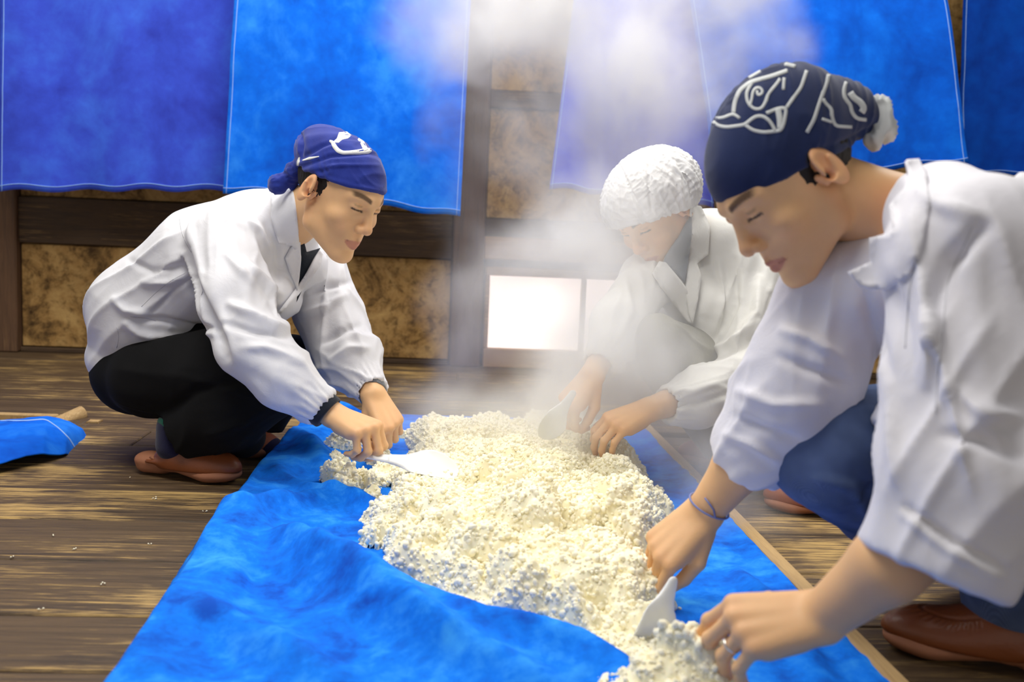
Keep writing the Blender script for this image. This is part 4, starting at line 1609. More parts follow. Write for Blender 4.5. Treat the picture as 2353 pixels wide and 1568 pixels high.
    # ---- hair and headscarf
    q = [H.e((-0.014, 0, 0.040), (0.1005, 0.0795, 0.086), 0.01)]
    q += [half(H(0.019, 0, 0.0), H.d(1, 0, -0.30), 0.004), half(H(0, 0, -0.018), H.d(0.25, 0, -1), 0.006)]
    for s in (-1, 1):
        q += [ear_room(H, s, 0.95)]
    V, Q = build(q, 0.003)
    V = V + normals(V, Q) * (0.0012 * noise3(V * np.array([300, 300, 90]), 2))[:, None]
    obj('hair', V, Q, M_HAIR, root)
    q = [H.e((-0.012, 0, 0.048), (0.106, 0.086, 0.086), 0.02), H.e((-0.065, 0, 0.066), (0.068, 0.072, 0.062), 0.03), H.e((-0.106, 0, 0.064), (0.042, 0.050, 0.050), 0.03),
         half(H(0.09, 0, 0.060), H.d(0.22, 0, -1), 0.006), ear_room(H, 1, 1.05), ear_room(H, -1, 1.05)]
    V, Q = build(q, 0.003)
    lq = H.local(V)
    ang = np.arctan2(lq[:, 1], lq[:, 0])
    nz = noise3(np.stack([lq[:, 2] * 75 + 2.2 * lq[:, 0] * 20, ang * 1.3, ang * 0 + 3], 1), 4)
    nz2 = noise3(np.stack([lq[:, 2] * 40 - lq[:, 0] * 30, ang * 1.2 + 5, ang * 0], 1), 8)
    V = V + normals(V, Q) * (0.0032 * ((1 - np.abs(nz)) ** 2 - 0.4) * sstep(0.12, 0.05, lq[:, 2]) + 0.003 * ((1 - np.abs(nz2)) ** 2 - 0.4))[:, None]
    V = px_folds(V, Q, [([(690, 300), (692, 330), (690, 360)], 5, -0.010), ([(690, 365), (740, 335), (780, 320)], 5, -0.006), ([(690, 385), (760, 358), (850, 352), (880, 360)], 4, -0.006),
                        ([(700, 392), (780, 380), (870, 380)], 4, 0.004), ([(735, 405), (800, 425), (880, 440)], 4, 0.005), ([(735, 412), (800, 436), (880, 452)], 2.5, -0.005)])
    V = relax(V, Q, 1, 0.3)
    sc_ = obj('headscarf', V, Q, M_SCARF1, root)
    hb = bvh_of((V, Q))
    q = [ell(P(678, 392, 2.16), (0.020, 0.020, 0.020), k=0.01), rc(P(676, 396, 2.16), P(668, 408, 2.165), 0.016, 0.014, 0.01),
         rc(P(670, 405, 2.165), P(640, 424, 2.17), 0.010, 0.022, 0.012), rc(P(676, 402, 2.17), P(676, 432, 2.18), 0.009, 0.008, 0.01), rc(P(690, 375, 2.14), P(678, 392, 2.15), 0.014, 0.012, 0.01)]
    V, Q = build(q, 0.0028)
    V = V + normals(V, Q) * (0.003 * ((1 - np.abs(noise3(V * np.array([70, 70, 140]), 6))) ** 2))[:, None]
    obj('scarf_knot', V, Q, M_SCARF1, sc_)
    pr = []
    pr.append(ribbon_vf([(757, 324), (764, 326), (768, 336), (776, 346), (788, 352), (804, 351), (824, 350), (846, 347), (856, 344)], [4, 8, 10, 10, 9, 9, 12, 14, 4], hb, 0.0006, 0.0012, 3))
    pr.append(ribbon_vf([(823, 319), (832, 326), (836, 336), (842, 346)], [4, 9, 10, 10], hb, 0.0006, 0.0012, 3))
    pr.append(ribbon_vf([(695, 369), (712, 364), (733, 360)], [2, 6, 2], hb, 0.0006, 0.0012, 3))
    pr.append(ribbon_vf([(688, 362), (685, 372), (684, 384)], [3, 6, 2], hb, 0.0006, 0.0012, 3))
    tag(patch('brush_dab', [(764, 327), (774, 318), (779, 304), (797, 302), (808, 311), (800, 318), (786, 321), (778, 328)], hb, 0.0006, 0.0012, M_PRINT, sc_, 3, 0), kind='stuff')
    tag(obj('brush_print', *join_vf(pr), M_PRINT, sc_), kind='stuff')
    return kn1, tp1, bk1


KN1, TP1, BK1 = man_left()
scoop('white rice scoop held by the person in the royal blue headscarf', P(838, 1046, 2.03), cam_dir(0.97, -0.14, -0.12), cam_dir(0.12, 0.75, -0.65), (0.115, 0.036), 0.075)


# ------------------------------------------------------------------ the man with the hairnet at the back
def man_back():
    H = Head(P(1508, 498, 2.42), -1, 42, 42, -4)
    neck = P(1605, 585, 2.53)
    shR, shL = P(1494, 636, 2.45), P(1712, 640, 2.52)
    elR, elL = P(1420, 745, 2.34), P(1738, 855, 2.42)
    wrR, wrL = P(1362, 862, 2.24), P(1492, 942, 2.20)
    root = empty('person', G(1720, 1090))
    tag(root, 'crouching person in a white coat and white hairnet half hidden by steam', 'person')
    hipR, hipL = P(1650, 890, 2.72), P(1740, 900, 2.72)
    knR, knL = P(1508, 790, 2.32), P(1840, 930, 2.35)
    anR, anL = P(1662, 1020, 2.56), P(1905, 1110, 2.20)
    body = head_prims(H, neck)
    body += [rc(neck, P(1630, 720, 2.6), 0.055, 0.08, 0.03), rc(P(1630, 720, 2.6), P(1690, 890, 2.72), 0.08, 0.085, 0.03)]
    body += [rc(P(1620, 660, 2.56), shR, 0.04, 0.038, 0.03), rc(P(1620, 660, 2.56), shL, 0.04, 0.04, 0.03)]
    body += [rc(shR, elR, 0.040, 0.036, 0.02), rc(elR, wrR, 0.036, 0.026, 0.02), rc(shL, elL, 0.042, 0.038, 0.02), rc(elL, P(1570, 915, 2.27), 0.038, 0.036, 0.02), rc(P(1570, 915, 2.27), wrL, 0.036, 0.027, 0.02)]
    for h, k, a in ((hipR, knR, anR), (hipL, knL, anL)):
        body += [rc(P(1690, 890, 2.72), h, 0.07, 0.07, 0.03), rc(h, k, 0.06, 0.045, 0.03), rc(k, a, 0.045, 0.034, 0.02)]
    h1, kn1, tp1, _ = hand_prims(wrR, cam_dir(-0.62, -0.75, -0.2), cam_dir(0.5, -0.45, -0.75), 1,
                                 ((50, 55, 30), (52, 55, 30), (54, 55, 30), (56, 55, 30)), ((0.8, 0.4, -0.5), (0.95, 0.0, -0.3), (1, -0.1, -0.2)))
    h2, kn2, tp2, _ = hand_prims(wrL, cam_dir(-0.88, -0.36, -0.25), ('back', cam_dir(-0.15, 0.75, -0.6)), -1,
                                 ((38, 40, 20), (36, 38, 20), (34, 36, 20), (32, 34, 18)), ((0.65, 0.6, -0.3), (0.85, 0.35, -0.35), (0.95, 0.1, -0.4)))
    body += h1 + h2
    V, Q = build(body, 0.003)
    col = np.tile(SKIN, (len(V), 1))
    face_tint(H, V, col)
    hand_tint(col, V, kn1, tp1)
    hand_tint(col, V, kn2, tp2)
    cover = (np.linalg.norm(V - H.c, axis=1) > 0.19) & (np.linalg.norm(V - wrR, axis=1) > 0.2) & (np.linalg.norm(V - wrL, axis=1) > 0.2)
    V, Q, col = coarsen(V, Q, cover, 0.012, col)
    obj('body', V, Q, M_SKIN, root, col=col)
    BV, BQ = V, Q

    lat = unit(shL - shR)
    fl = (lat, 1.2)
    q = chain([(P(1622, 545, 2.56), 0.070), (P(1612, 655, 2.57), 0.108), (P(1650, 790, 2.66), 0.135), (P(1690, 890, 2.70), 0.135)], 0.04, fl)
    q += [rc(P(1590, 640, 2.52), shR, 0.07, 0.066, 0.03), rc(P(1650, 560, 2.52), shL, 0.085, 0.086, 0.04), rc(P(1610, 560, 2.55), P(1660, 560, 2.54), 0.075, 0.075, 0.03)]
    q += [rc(P(1600, 700, 2.50), P(1630, 800, 2.52), 0.08, 0.07, 0.04)]
    q += [cutline((1545, 770), (1615, 845), 2.5, (1500, 900))]
    armR = [(shR, 0.062), (elR, 0.060), (P(1398, 812, 2.28), 0.050), (P(1382, 832, 2.265), 0.042)]
    armL = [(shL, 0.085), (P(1738, 770, 2.46), 0.086), (P(1710, 870, 2.40), 0.080), (P(1600, 915, 2.29), 0.066), (P(1545, 928, 2.245), 0.046)]
    q += chain(armR, 0.03) + chain(armL, 0.03)
    uR, uL = unit(wrR - elR), unit(P(1545, 928, 2.245) - P(1640, 905, 2.32))
    q += [half(P(1376, 838, 2.26), uR, 0.004, P(1376, 838, 2.26) - 0.055, P(1376, 838, 2.26) + 0.055), half(P(1526, 930, 2.235), uL, 0.004, P(1526, 930, 2.235) - 0.065, P(1526, 930, 2.235) + 0.065)]
    q += [sub(rc(P(1350, 875, 2.24), P(1400, 800, 2.28), 0.031), 0.004), sub(rc(wrL, P(1560, 920, 2.25), 0.032), 0.004)]
    V, Q = build(q, 0.0045, 2)
    V = limb_folds(V, Q, armL[0][0], armL[2][0], 0.09, 0.013, 41, 13, 2.4)
    V = limb_folds(V, Q, armL[2][0], armL[4][0], 0.08, 0.009, 44, 17, 1.6)
    V = limb_folds(V, Q, armR[0][0], armR[3][0], 0.07, 0.008, 47, 18, 2.0)
    V = px_folds(V, Q, [([(1650, 600), (1665, 680), (1640, 760)], 9, 0.012), ([(1690, 600), (1690, 700), (1650, 780)], 9, -0.012), ([(1745, 640), (1740, 720), (1680, 790)], 9, 0.012),
                        ([(1770, 680), (1760, 760), (1690, 810)], 8, -0.011), ([(1640, 800), (1680, 790), (1740, 740)], 7, 0.010), ([(1600, 830), (1660, 815), (1760, 760)], 8, -0.010),
                        ([(1530, 900), (1590, 900), (1680, 870)], 8, 0.008), ([(1530, 930), (1600, 930), (1690, 900)], 7, -0.008), ([(1440, 640), (1450, 720), (1420, 780)], 8, 0.008)])
    V = gathers(V, Q, P(1535, 929, 2.24), uL, 0.05, 0.003, 15)
    V = gathers(V, Q, P(1380, 834, 2.262), uR, 0.04, 0.003, 15)
    V = relax(V, Q, 1, 0.4)
    coat = obj('coat', V, Q, M_COAT2, root)
    cb = bvh_of((V, Q), (BV, BQ))
    patch('turtleneck', [(1590, 490), (1560, 545), (1530, 590), (1525, 605), (1548, 622), (1574, 650), (1582, 600), (1590, 540)], cb, 0.014, 0.004, M_GREYKNIT, root, 8, 12)
    patch('lapel', [(1590, 470), (1612, 475), (1632, 520), (1628, 585), (1602, 605), (1612, 632), (1604, 690), (1592, 745), (1582, 720), (1575, 655), (1584, 580)], cb, 0.016, 0.004, M_COAT2, coat, 8, 14)
    patch('lapel', [(1515, 600), (1530, 603), (1555, 632), (1578, 662), (1592, 745), (1580, 740), (1540, 690), (1500, 628)], cb, 0.016, 0.004, M_COAT2, coat, 8, 14)

    q = chain([(hipR, 0.09), (P(1575, 830, 2.48), 0.085), (knR, 0.066)], 0.03)
    q += chain([(knR, 0.066), (P(1575, 890, 2.42), 0.068), (P(1655, 1010, 2.55), 0.058)], 0.03)
    q += chain([(hipL, 0.09), (knL, 0.062), (P(1895, 1095, 2.21), 0.055)], 0.03)
    q += [ell(P(1700, 900, 2.74), (0.12, 0.12, 0.1), k=0.04)]
    V, Q = build(q, 0.006, 1)
    V = limb_folds(V, Q, knR, anR, 0.08, 0.006, 51, 12, 2.0)
    V = limb_folds(V, Q, hipR, knR, 0.10, 0.006, 54, 12, 2.0)
    obj('trousers', V, Q, M_KHAKI, root)
    clog(root, G(1730, 1076), G(1560, 1062), M_LEATHER2)
    clog(root, G(1960, 1190), G(1756, 1166), M_LEATHER2)

    # hairnet
    q = [H.e((-0.020, 0, 0.052), (0.132, 0.114, 0.104), 0.02), H.e((-0.05, 0, 0.045), (0.10, 0.110, 0.088), 0.03), half(H(0.09, 0, 0.045), H.d(0.42, 0, -1), 0.004)]
    V, Q = build(q, 0.0032)
    lq = H.local(V)
    ang = np.arctan2(lq[:, 1], lq[:, 0] + 0.02)
    el_ = np.arctan2(lq[:, 2] - 0.03, np.hypot(lq[:, 0] + 0.02, lq[:, 1]))
    nz = noise3(np.stack([el_ * 16 + 2 * np.sin(ang * 3), ang * 5.0, ang * 0], 1), 4)
    pl = noise3(np.stack([ang * 9, el_ * 1.2, ang * 0 + 7], 1), 9)
    V = V + normals(V, Q) * (0.0022 * ((1 - np.abs(nz)) ** 2) + 0.005 * ((1 - np.abs(pl)) ** 3) * sstep(1.4, 0.4, el_))[:, None]
    V = px_folds(V, Q, [([(1420, 375), (1450, 440), (1480, 490)], 4, -0.006), ([(1490, 345), (1490, 420), (1500, 495)], 4, -0.005), ([(1520, 345), (1560, 400), (1570, 480)], 4, 0.005), ([(1550, 360), (1585, 420), (1590, 470)], 4, -0.005)])
    net = obj('hairnet', V, Q, M_NET, root)
    return kn1, tp1


def net_mat():
    m = Mat('white_hairnet', 0.7, 0.2)
    v = m.coord()
    n = m.noise(v, 55.0, 4, 0.6, 1.0)
    m.color(m.mix(n, srgb(222, 224, 224), srgb(250, 250, 250)))
    m.b.inputs['Alpha'].default_value = 0.88
    m.bump(n, 0.25, 0.004)
    return m.m


M_NET = net_mat()
man_back()
scoop('white rice scoop in the steam below the hairnet', P(1316, 905, 2.18), cam_dir(-0.55, -0.80, -0.12), cam_dir(0.45, 0.15, -0.85), (0.075, 0.030), 0.04)


# ------------------------------------------------------------------ the man in the right foreground
def man_right():
    H0 = Head((0, 0, 0), -1, 14, 43, 0)
    H = Head(P(1892, 406, 1.30) - H0.l * 0.080, -1, 14, 44, 0)
    neck = P(2080, 510, 1.38)
    shL, shR = P(2245, 600, 1.11), P(1915, 690, 1.43)
    elL, elR = P(2210, 1165, 1.045), P(1815, 945, 1.44)
    wrL, wrR = P(1890, 1418, 1.12), P(1618, 1178, 1.53)
    hipL, hipR = P(2560, 1000, 1.45), P(2480, 960, 1.68)
    knL, knR = P(2270, 985, 1.28), P(1912, 1035, 1.44)
    anL, anR = P(2330, 1440, 1.47), P(2270, 1290, 1.72)
    root = empty('person', G(2280, 1480))
    tag(root, 'person in a white jacket, jeans and dark patterned headscarf leaning in from the right', 'person')
    body = head_prims(H, neck, (0.054, 0.060))
    ch, pv = P(2220, 700, 1.28), P(2530, 950, 1.56)
    body += [rc(neck, ch, 0.055, 0.09, 0.03), rc(ch, pv, 0.09, 0.09, 0.03)]
    body += [rc(ch, shL, 0.045, 0.042, 0.03), rc(P(2110, 660, 1.37), shR, 0.035, 0.035, 0.03)]
    body += [rc(shL, elL, 0.044, 0.042, 0.02), rc(elL, P(2040, 1300, 1.06), 0.043, 0.039, 0.02), rc(P(2040, 1300, 1.06), wrL, 0.039, 0.0275, 0.02)]
    body += [rc(shR, elR, 0.044, 0.042, 0.02), rc(elR, P(1700, 1070, 1.49), 0.042, 0.0385, 0.02), rc(P(1700, 1070, 1.49), wrR, 0.0385, 0.0275, 0.02)]
    for h, k, a in ((hipL, knL, anL), (hipR, knR, anR)):
        body += [rc(pv, h, 0.07, 0.07, 0.03), rc(h, k, 0.065, 0.05, 0.03), rc(k, a, 0.05, 0.036, 0.02)]
    h1, kn1, tp1, b1 = hand_prims(wrL, cam_dir(-0.93, -0.16, 0.10), ('back', cam_dir(-0.25, 0.72, -0.65)), -1,
                                  ((48, 24, 12), (52, 26, 14), (56, 30, 16), (56, 34, 16)), ((0.6, 0.6, -0.5), (0.7, 0.2, -0.7), (0.6, 0.0, -0.8)), (7, 1, -6, -14), 1.04)
    h2, kn2, tp2, b2 = hand_prims(wrR, cam_dir(-0.70, -0.62, -0.10), cam_dir(0.45, -0.55, -0.68), 1,
                                  ((38, 22, 12), (52, 40, 25), (58, 48, 28), (60, 52, 30)), ((0.8, 0.42, -0.3), (0.9, -0.1, -0.45), (0.85, -0.35, -0.4)), (2, 0, -2, -4), 1.04)
    body += h1 + h2
    V, Q = build(body, 0.0026)
    col = np.tile(SKIN, (len(V), 1))
    face_tint(H, V, col)
    hand_tint(col, V, kn1, tp1)
    hand_tint(col, V, kn2, tp2)
    cover = (np.linalg.norm(V - H.c, axis=1) > 0.2) & (np.linalg.norm(V - P(1900, 1400, 1.1), axis=1) > 0.24) & (np.linalg.norm(V - P(1640, 1150, 1.52), axis=1) > 0.2)
    V, Q, col = coarsen(V, Q, cover, 0.011, col)
    obj('body', V, Q, M_SKIN, root, col=col)
    BV, BQ = V, Q
    a = unit(P(1700, 1070, 1.49) - wrR)
    ring('string_bracelet', wrR + a * 0.014, a + 0.25 * UP, 0.0325, 0.0016, M_CORD, root)
    k = wrR + a * 0.014 - FW * 0.0335
    V, Q = tube_vf([k + cam_dir(-0.6, 0.8, 0) * 0.022, k + cam_dir(-0.3, 0.4, -0.3) * 0.008, k, k + cam_dir(0.2, -0.9, 0) * 0.014], 0.0014, 6)
    obj('bracelet_knot', V, Q, M_CORD, root)
    Dh = unit(cam_dir(-0.93, -0.16, 0.10))
    R1 = unit(Dh * math.cos(math.radians(56)) - b1 * math.sin(math.radians(56)))
    ring('wedding_ring', kn1[2] + R1 * 0.024, R1, 0.0098, 0.0017, M_SILVER, root)

    # ---- jacket
    lat = unit(shL - shR)
    fl = (lat, 1.25)
    q = chain([(P(2140, 490, 1.36), 0.078), (P(2215, 640, 1.31), 0.142), (P(2390, 730, 1.40), 0.180), (P(2560, 900, 1.56), 0.175)], 0.05, fl)
    q += [rc(P(2080, 690, 1.30), P(2105, 900, 1.34), 0.090, 0.075, 0.05), rc(P(2000, 690, 1.36), P(2050, 850, 1.37), 0.07, 0.06, 0.05)]
    q += [cutline((2008, 968), (2140, 1042), 1.34, (2040, 1100)), cutline((2008, 968), (2030, 930), 1.34, (1990, 940))]
    q += [rc(P(2090, 640, 1.36), shR, 0.080, 0.080, 0.05), rc(P(2165, 500, 1.24), shL, 0.070, 0.092, 0.05)]
    armL = [(shL, 0.094), (P(2235, 850, 1.075), 0.086), (P(2220, 1090, 1.045), 0.084), (P(2165, 1270, 1.045), 0.078), (P(2120, 1330, 1.05), 0.076)]
    armR = [(shR, 0.080), (P(1848, 840, 1.435), 0.080), (P(1815, 930, 1.445), 0.082), (P(1735, 1030, 1.48), 0.062), (P(1695, 1085, 1.50), 0.046)]
    q2 = chain(armL, 0.03)
    eL = P(2138, 1316, 1.05)
    nL = unit(np.cross(P(2290, 1392, 1.05) - P(1980, 1262, 1.05), FW))
    if nL @ (P(2100, 1500, 1.05) - eL) < 0:
        nL = -nL
    eR = P(1706, 1076, 1.495)
    nR = unit(P(1695, 1085, 1.50) - P(1735, 1030, 1.48))
    q3 = chain(armR, 0.03)
    q = q + q2 + q3
    q += [half(eL, nL, 0.004, eL - 0.10, eL + 0.10), half(eR, nR, 0.004, eR - 0.06, eR + 0.06)]
    q += [sub(rc(P(2060, 1420, 1.05), P(2185, 1230, 1.05), 0.060, 0.052), 0.006), sub(rc(wrR, P(1730, 1040, 1.48), 0.035, 0.042), 0.004)]
    V, Q = build(q, 0.0045, 2)
    V = limb_folds(V, Q, armL[0][0], armL[2][0], 0.10, 0.013, 61, 11, 2.6)
    V = limb_folds(V, Q, armL[1][0], armL[3][0], 0.095, 0.008, 64, 14, 2.0)
    V = limb_folds(V, Q, armR[0][0], armR[2][0], 0.09, 0.011, 67, 13, 2.4)
    V = limb_folds(V, Q, armR[2][0], armR[4][0], 0.08, 0.009, 70, 17, 1.6)
    V = px_folds(V, Q, [([(2080, 420), (2160, 470), (2260, 500)], 18, 0.008), ([(2150, 700), (2180, 600), (2260, 520)], 20, -0.016), ([(2060, 640), (2080, 760), (2090, 880)], 20, -0.010),
                        ([(2120, 640), (2140, 760), (2130, 880)], 16, 0.012), ([(1980, 660), (2010, 760), (2040, 860)], 14, -0.010), ([(2200, 900), (2260, 950), (2340, 960)], 18, 0.010),
                        ([(2170, 1000), (2250, 1010), (2340, 1050)], 14, -0.012), ([(1700, 900), (1780, 930), (1880, 930)], 12, 0.010), ([(1690, 960), (1760, 990), (1830, 1010)], 12, -0.010),
                        ([(1670, 1000), (1730, 1020), (1790, 1060)], 10, 0.010), ([(1800, 760), (1860, 780), (1930, 820)], 12, 0.010), ([(1790, 820), (1860, 850), (1950, 880)], 12, -0.010),
                        ([(2080, 1165), (2180, 1240), (2310, 1310)], 7, -0.010), ([(2070, 1180), (2170, 1258), (2300, 1330)], 8, 0.005)])
    V = relax(V, Q, 1, 0.4)
    jac = obj('jacket', V, Q, M_COAT3, root)
    jv, jq = V, Q
    cb = bvh_of((V, Q), (BV, BQ))
    patch('collar', [(2084, 366), (2088, 396), (2076, 432), (2042, 472), (2052, 532), (1997, 548), (1999, 602), (1952, 624), (1975, 655), (2040, 668), (2090, 630), (2122, 560), (2136, 470), (2130, 400), (2112, 364)],
          bvh_of((jv, jq)), 0.008, 0.006, M_COAT3, jac, 11, 20)
    tag(obj('seam_lines', *join_vf([ribbon_vf(s, 2.2, cb, 0.0008, 0.001) for s in ([(2235, 520), (2180, 640), (2160, 800), (2150, 950)], [(2120, 560), (2090, 660), (2080, 800)])]), M_SEAM, jac), kind='stuff')

    # ---- jeans and clogs
    q = chain([(hipR, 0.10), (P(2180, 1010, 1.56), 0.095), (knR, 0.088)], 0.04)
    q += chain([(knR, 0.086), (P(2040, 1140, 1.56), 0.080), (P(2240, 1275, 1.70), 0.062)], 0.03)
    q += chain([(hipL, 0.10), (P(2420, 985, 1.36), 0.095), (knL, 0.085)], 0.04)
    q += chain([(knL, 0.082), (P(2310, 1200, 1.38), 0.075), (P(2330, 1425, 1.47), 0.068)], 0.03)
    q += [half(P(2330, 1425, 1.47), -np.array([0, 0, 1.0]) + 0.15 * RT, 0.004, P(2330, 1425, 1.47) - 0.09, P(2330, 1425, 1.47) + 0.09)]
    q += [ell(pv, (0.14, 0.16, 0.13), k=0.05)]
    V, Q = build(q, 0.006, 1)
    V = limb_folds(V, Q, hipR, knR, 0.10, 0.007, 81, 12, 2.0)
    V = limb_folds(V, Q, knR, anR, 0.10, 0.007, 84, 12, 2.2)
    V = px_folds(V, Q, [([(1970, 1160), (2000, 1120), (2110, 1090)], 7, -0.008), ([(1880, 1100), (1960, 1120), (2000, 1200)], 12, 0.008)])
    obj('jeans', V, Q, M_JEANS, root)
    clog(root, G(2460, 1560), G(2028, 1478), M_LEATHER, 0.28)
    clog(root, G(2420, 1330), G(2200, 1310), M_LEATHER, 0.275)

    # ---- hair and headscarf
    q = [H.e((-0.016, 0, 0.036), (0.1005, 0.0795, 0.086), 0.01), half(H(0.022, 0, 0.0), H.d(1, 0, -0.35), 0.004), half(H(0, 0, -0.012), H.d(0.25, 0, -1), 0.006)]
    for s in (-1, 1):
        q += [ear_room(H, s, 0.95)]
    V, Q = build(q, 0.003)
    V = V + normals(V, Q) * (0.0012 * noise3(V * np.array([300, 300, 90]), 2))[:, None]
    obj('hair', V, Q, M_HAIR, root)
    q = [H.e((-0.014, 0, 0.050), (0.108, 0.086, 0.090), 0.02), H.e((-0.045, 0, 0.066), (0.094, 0.082, 0.084), 0.04), H.e((-0.126, 0, 0.018), (0.046, 0.055, 0.050), 0.05), half(H(0.11, 0, 0.056), H.d(0.33, 0, -1), 0.006), ear_room(H, 1, 1.05), ear_room(H, -1, 1.05)]
    V, Q = build(q, 0.003)
    lq = H.local(V)
    ang = np.arctan2(lq[:, 1], lq[:, 0])
    nz = noise3(np.stack([lq[:, 2] * 60 + 2.2 * lq[:, 0] * 20, ang * 1.3, ang * 0 + 3], 1), 14)
    V = V + normals(V, Q) * (0.003 * ((1 - np.abs(nz)) ** 2 - 0.4))[:, None]
    V = px_folds(V, Q, [([(1900, 340), (1960, 320), (2010, 290)], 7, -0.006), ([(1930, 350), (1980, 335), (2010, 310)], 6, 0.005)])
    V = relax(V, Q, 1, 0.3)
    sc_ = obj('headscarf', V, Q, M_SCARF2, root)
    hb = bvh_of((V, Q))
    kd = PX(H(-0.16, 0.03, 0.0))[2]
    q = [rc(P(2020, 250, kd), P(2030, 300, kd), 0.014, 0.014, 0.008), rc(P(2028, 262, kd - 0.006), P(2006, 322, kd - 0.006), 0.011, 0.010, 0.008), rc(P(2000, 262, kd), P(2020, 280, kd), 0.016, 0.012, 0.01)]
    V, Q = build(q, 0.0026)
    V = V + normals(V, Q) * (0.007 * ((1 - np.abs(noise3(V * np.array([110, 110, 45]), 6))) ** 3))[:, None]
    obj('scarf_knot', V, Q, M_PRINT2, sc_)
    o = lambda pts: [(1580 + x * 0.3699, 120 + y * 0.3699) for x, y in pts]
    lines = [([(150, 420), (180, 455), (240, 468), (360, 452), (385, 425), (430, 395), (480, 400), (520, 440), (545, 490)], 8),
             ([(360, 452), (400, 485), (470, 500), (545, 492)], 8), ([(545, 492), (580, 490), (600, 440), (615, 345), (560, 350), (490, 380)], 8), ([(560, 350), (575, 420), (575, 480)], 14),
             ([(160, 410), (220, 410), (285, 380), (325, 412)], 7), ([(285, 380), (290, 320), (320, 240), (390, 185), (520, 150), (620, 115)], 9),
             ([(615, 345), (660, 280), (705, 220), (740, 115)], 8), ([(400, 190), (365, 250), (370, 310), (410, 355), (460, 355), (490, 300), (500, 260), (560, 190), (575, 165)], 7),
             ([(385, 340), (400, 290), (405, 240), (430, 215), (465, 225), (470, 255), (440, 275), (425, 260), (435, 240)], 6),
             ([(150, 410), (200, 320), (280, 230), (380, 150)], 12), ([(600, 160), (595, 235)], 7), ([(880, 125), (860, 210), (830, 280), (785, 420), (740, 500)], 8),
             ([(840, 290), (860, 325), (895, 350), (895, 400), (915, 460), (1020, 465)], 7), ([(835, 415), (895, 435)], 6),
             ([(985, 185), (968, 240), (975, 290), (1015, 330), (1015, 370), (1050, 415), (1110, 420)], 8), ([(1010, 250), (1030, 285), (1075, 310), (1100, 350), (1080, 375)], 14),
             ([(530, 75), (600, 70), (670, 90)], 8), ([(380, 160), (450, 120), (530, 80)], 6)]
    pr = [ribbon_vf(o(p), wd_ * 1.0, hb, 0.0006, 0.0012, 5) for p, wd_ in lines]
    tag(obj('line_print', *join_vf(pr), M_PRINT2, sc_), kind='stuff')


man_right()
scoop('white rice scoop dug into the rice by the hand with the string bracelet', P(1546, 1338, 1.41), cam_dir(-0.40, -0.91, -0.10), cam_dir(0.50, -0.16, -0.84), (0.100, 0.039), 0.022)


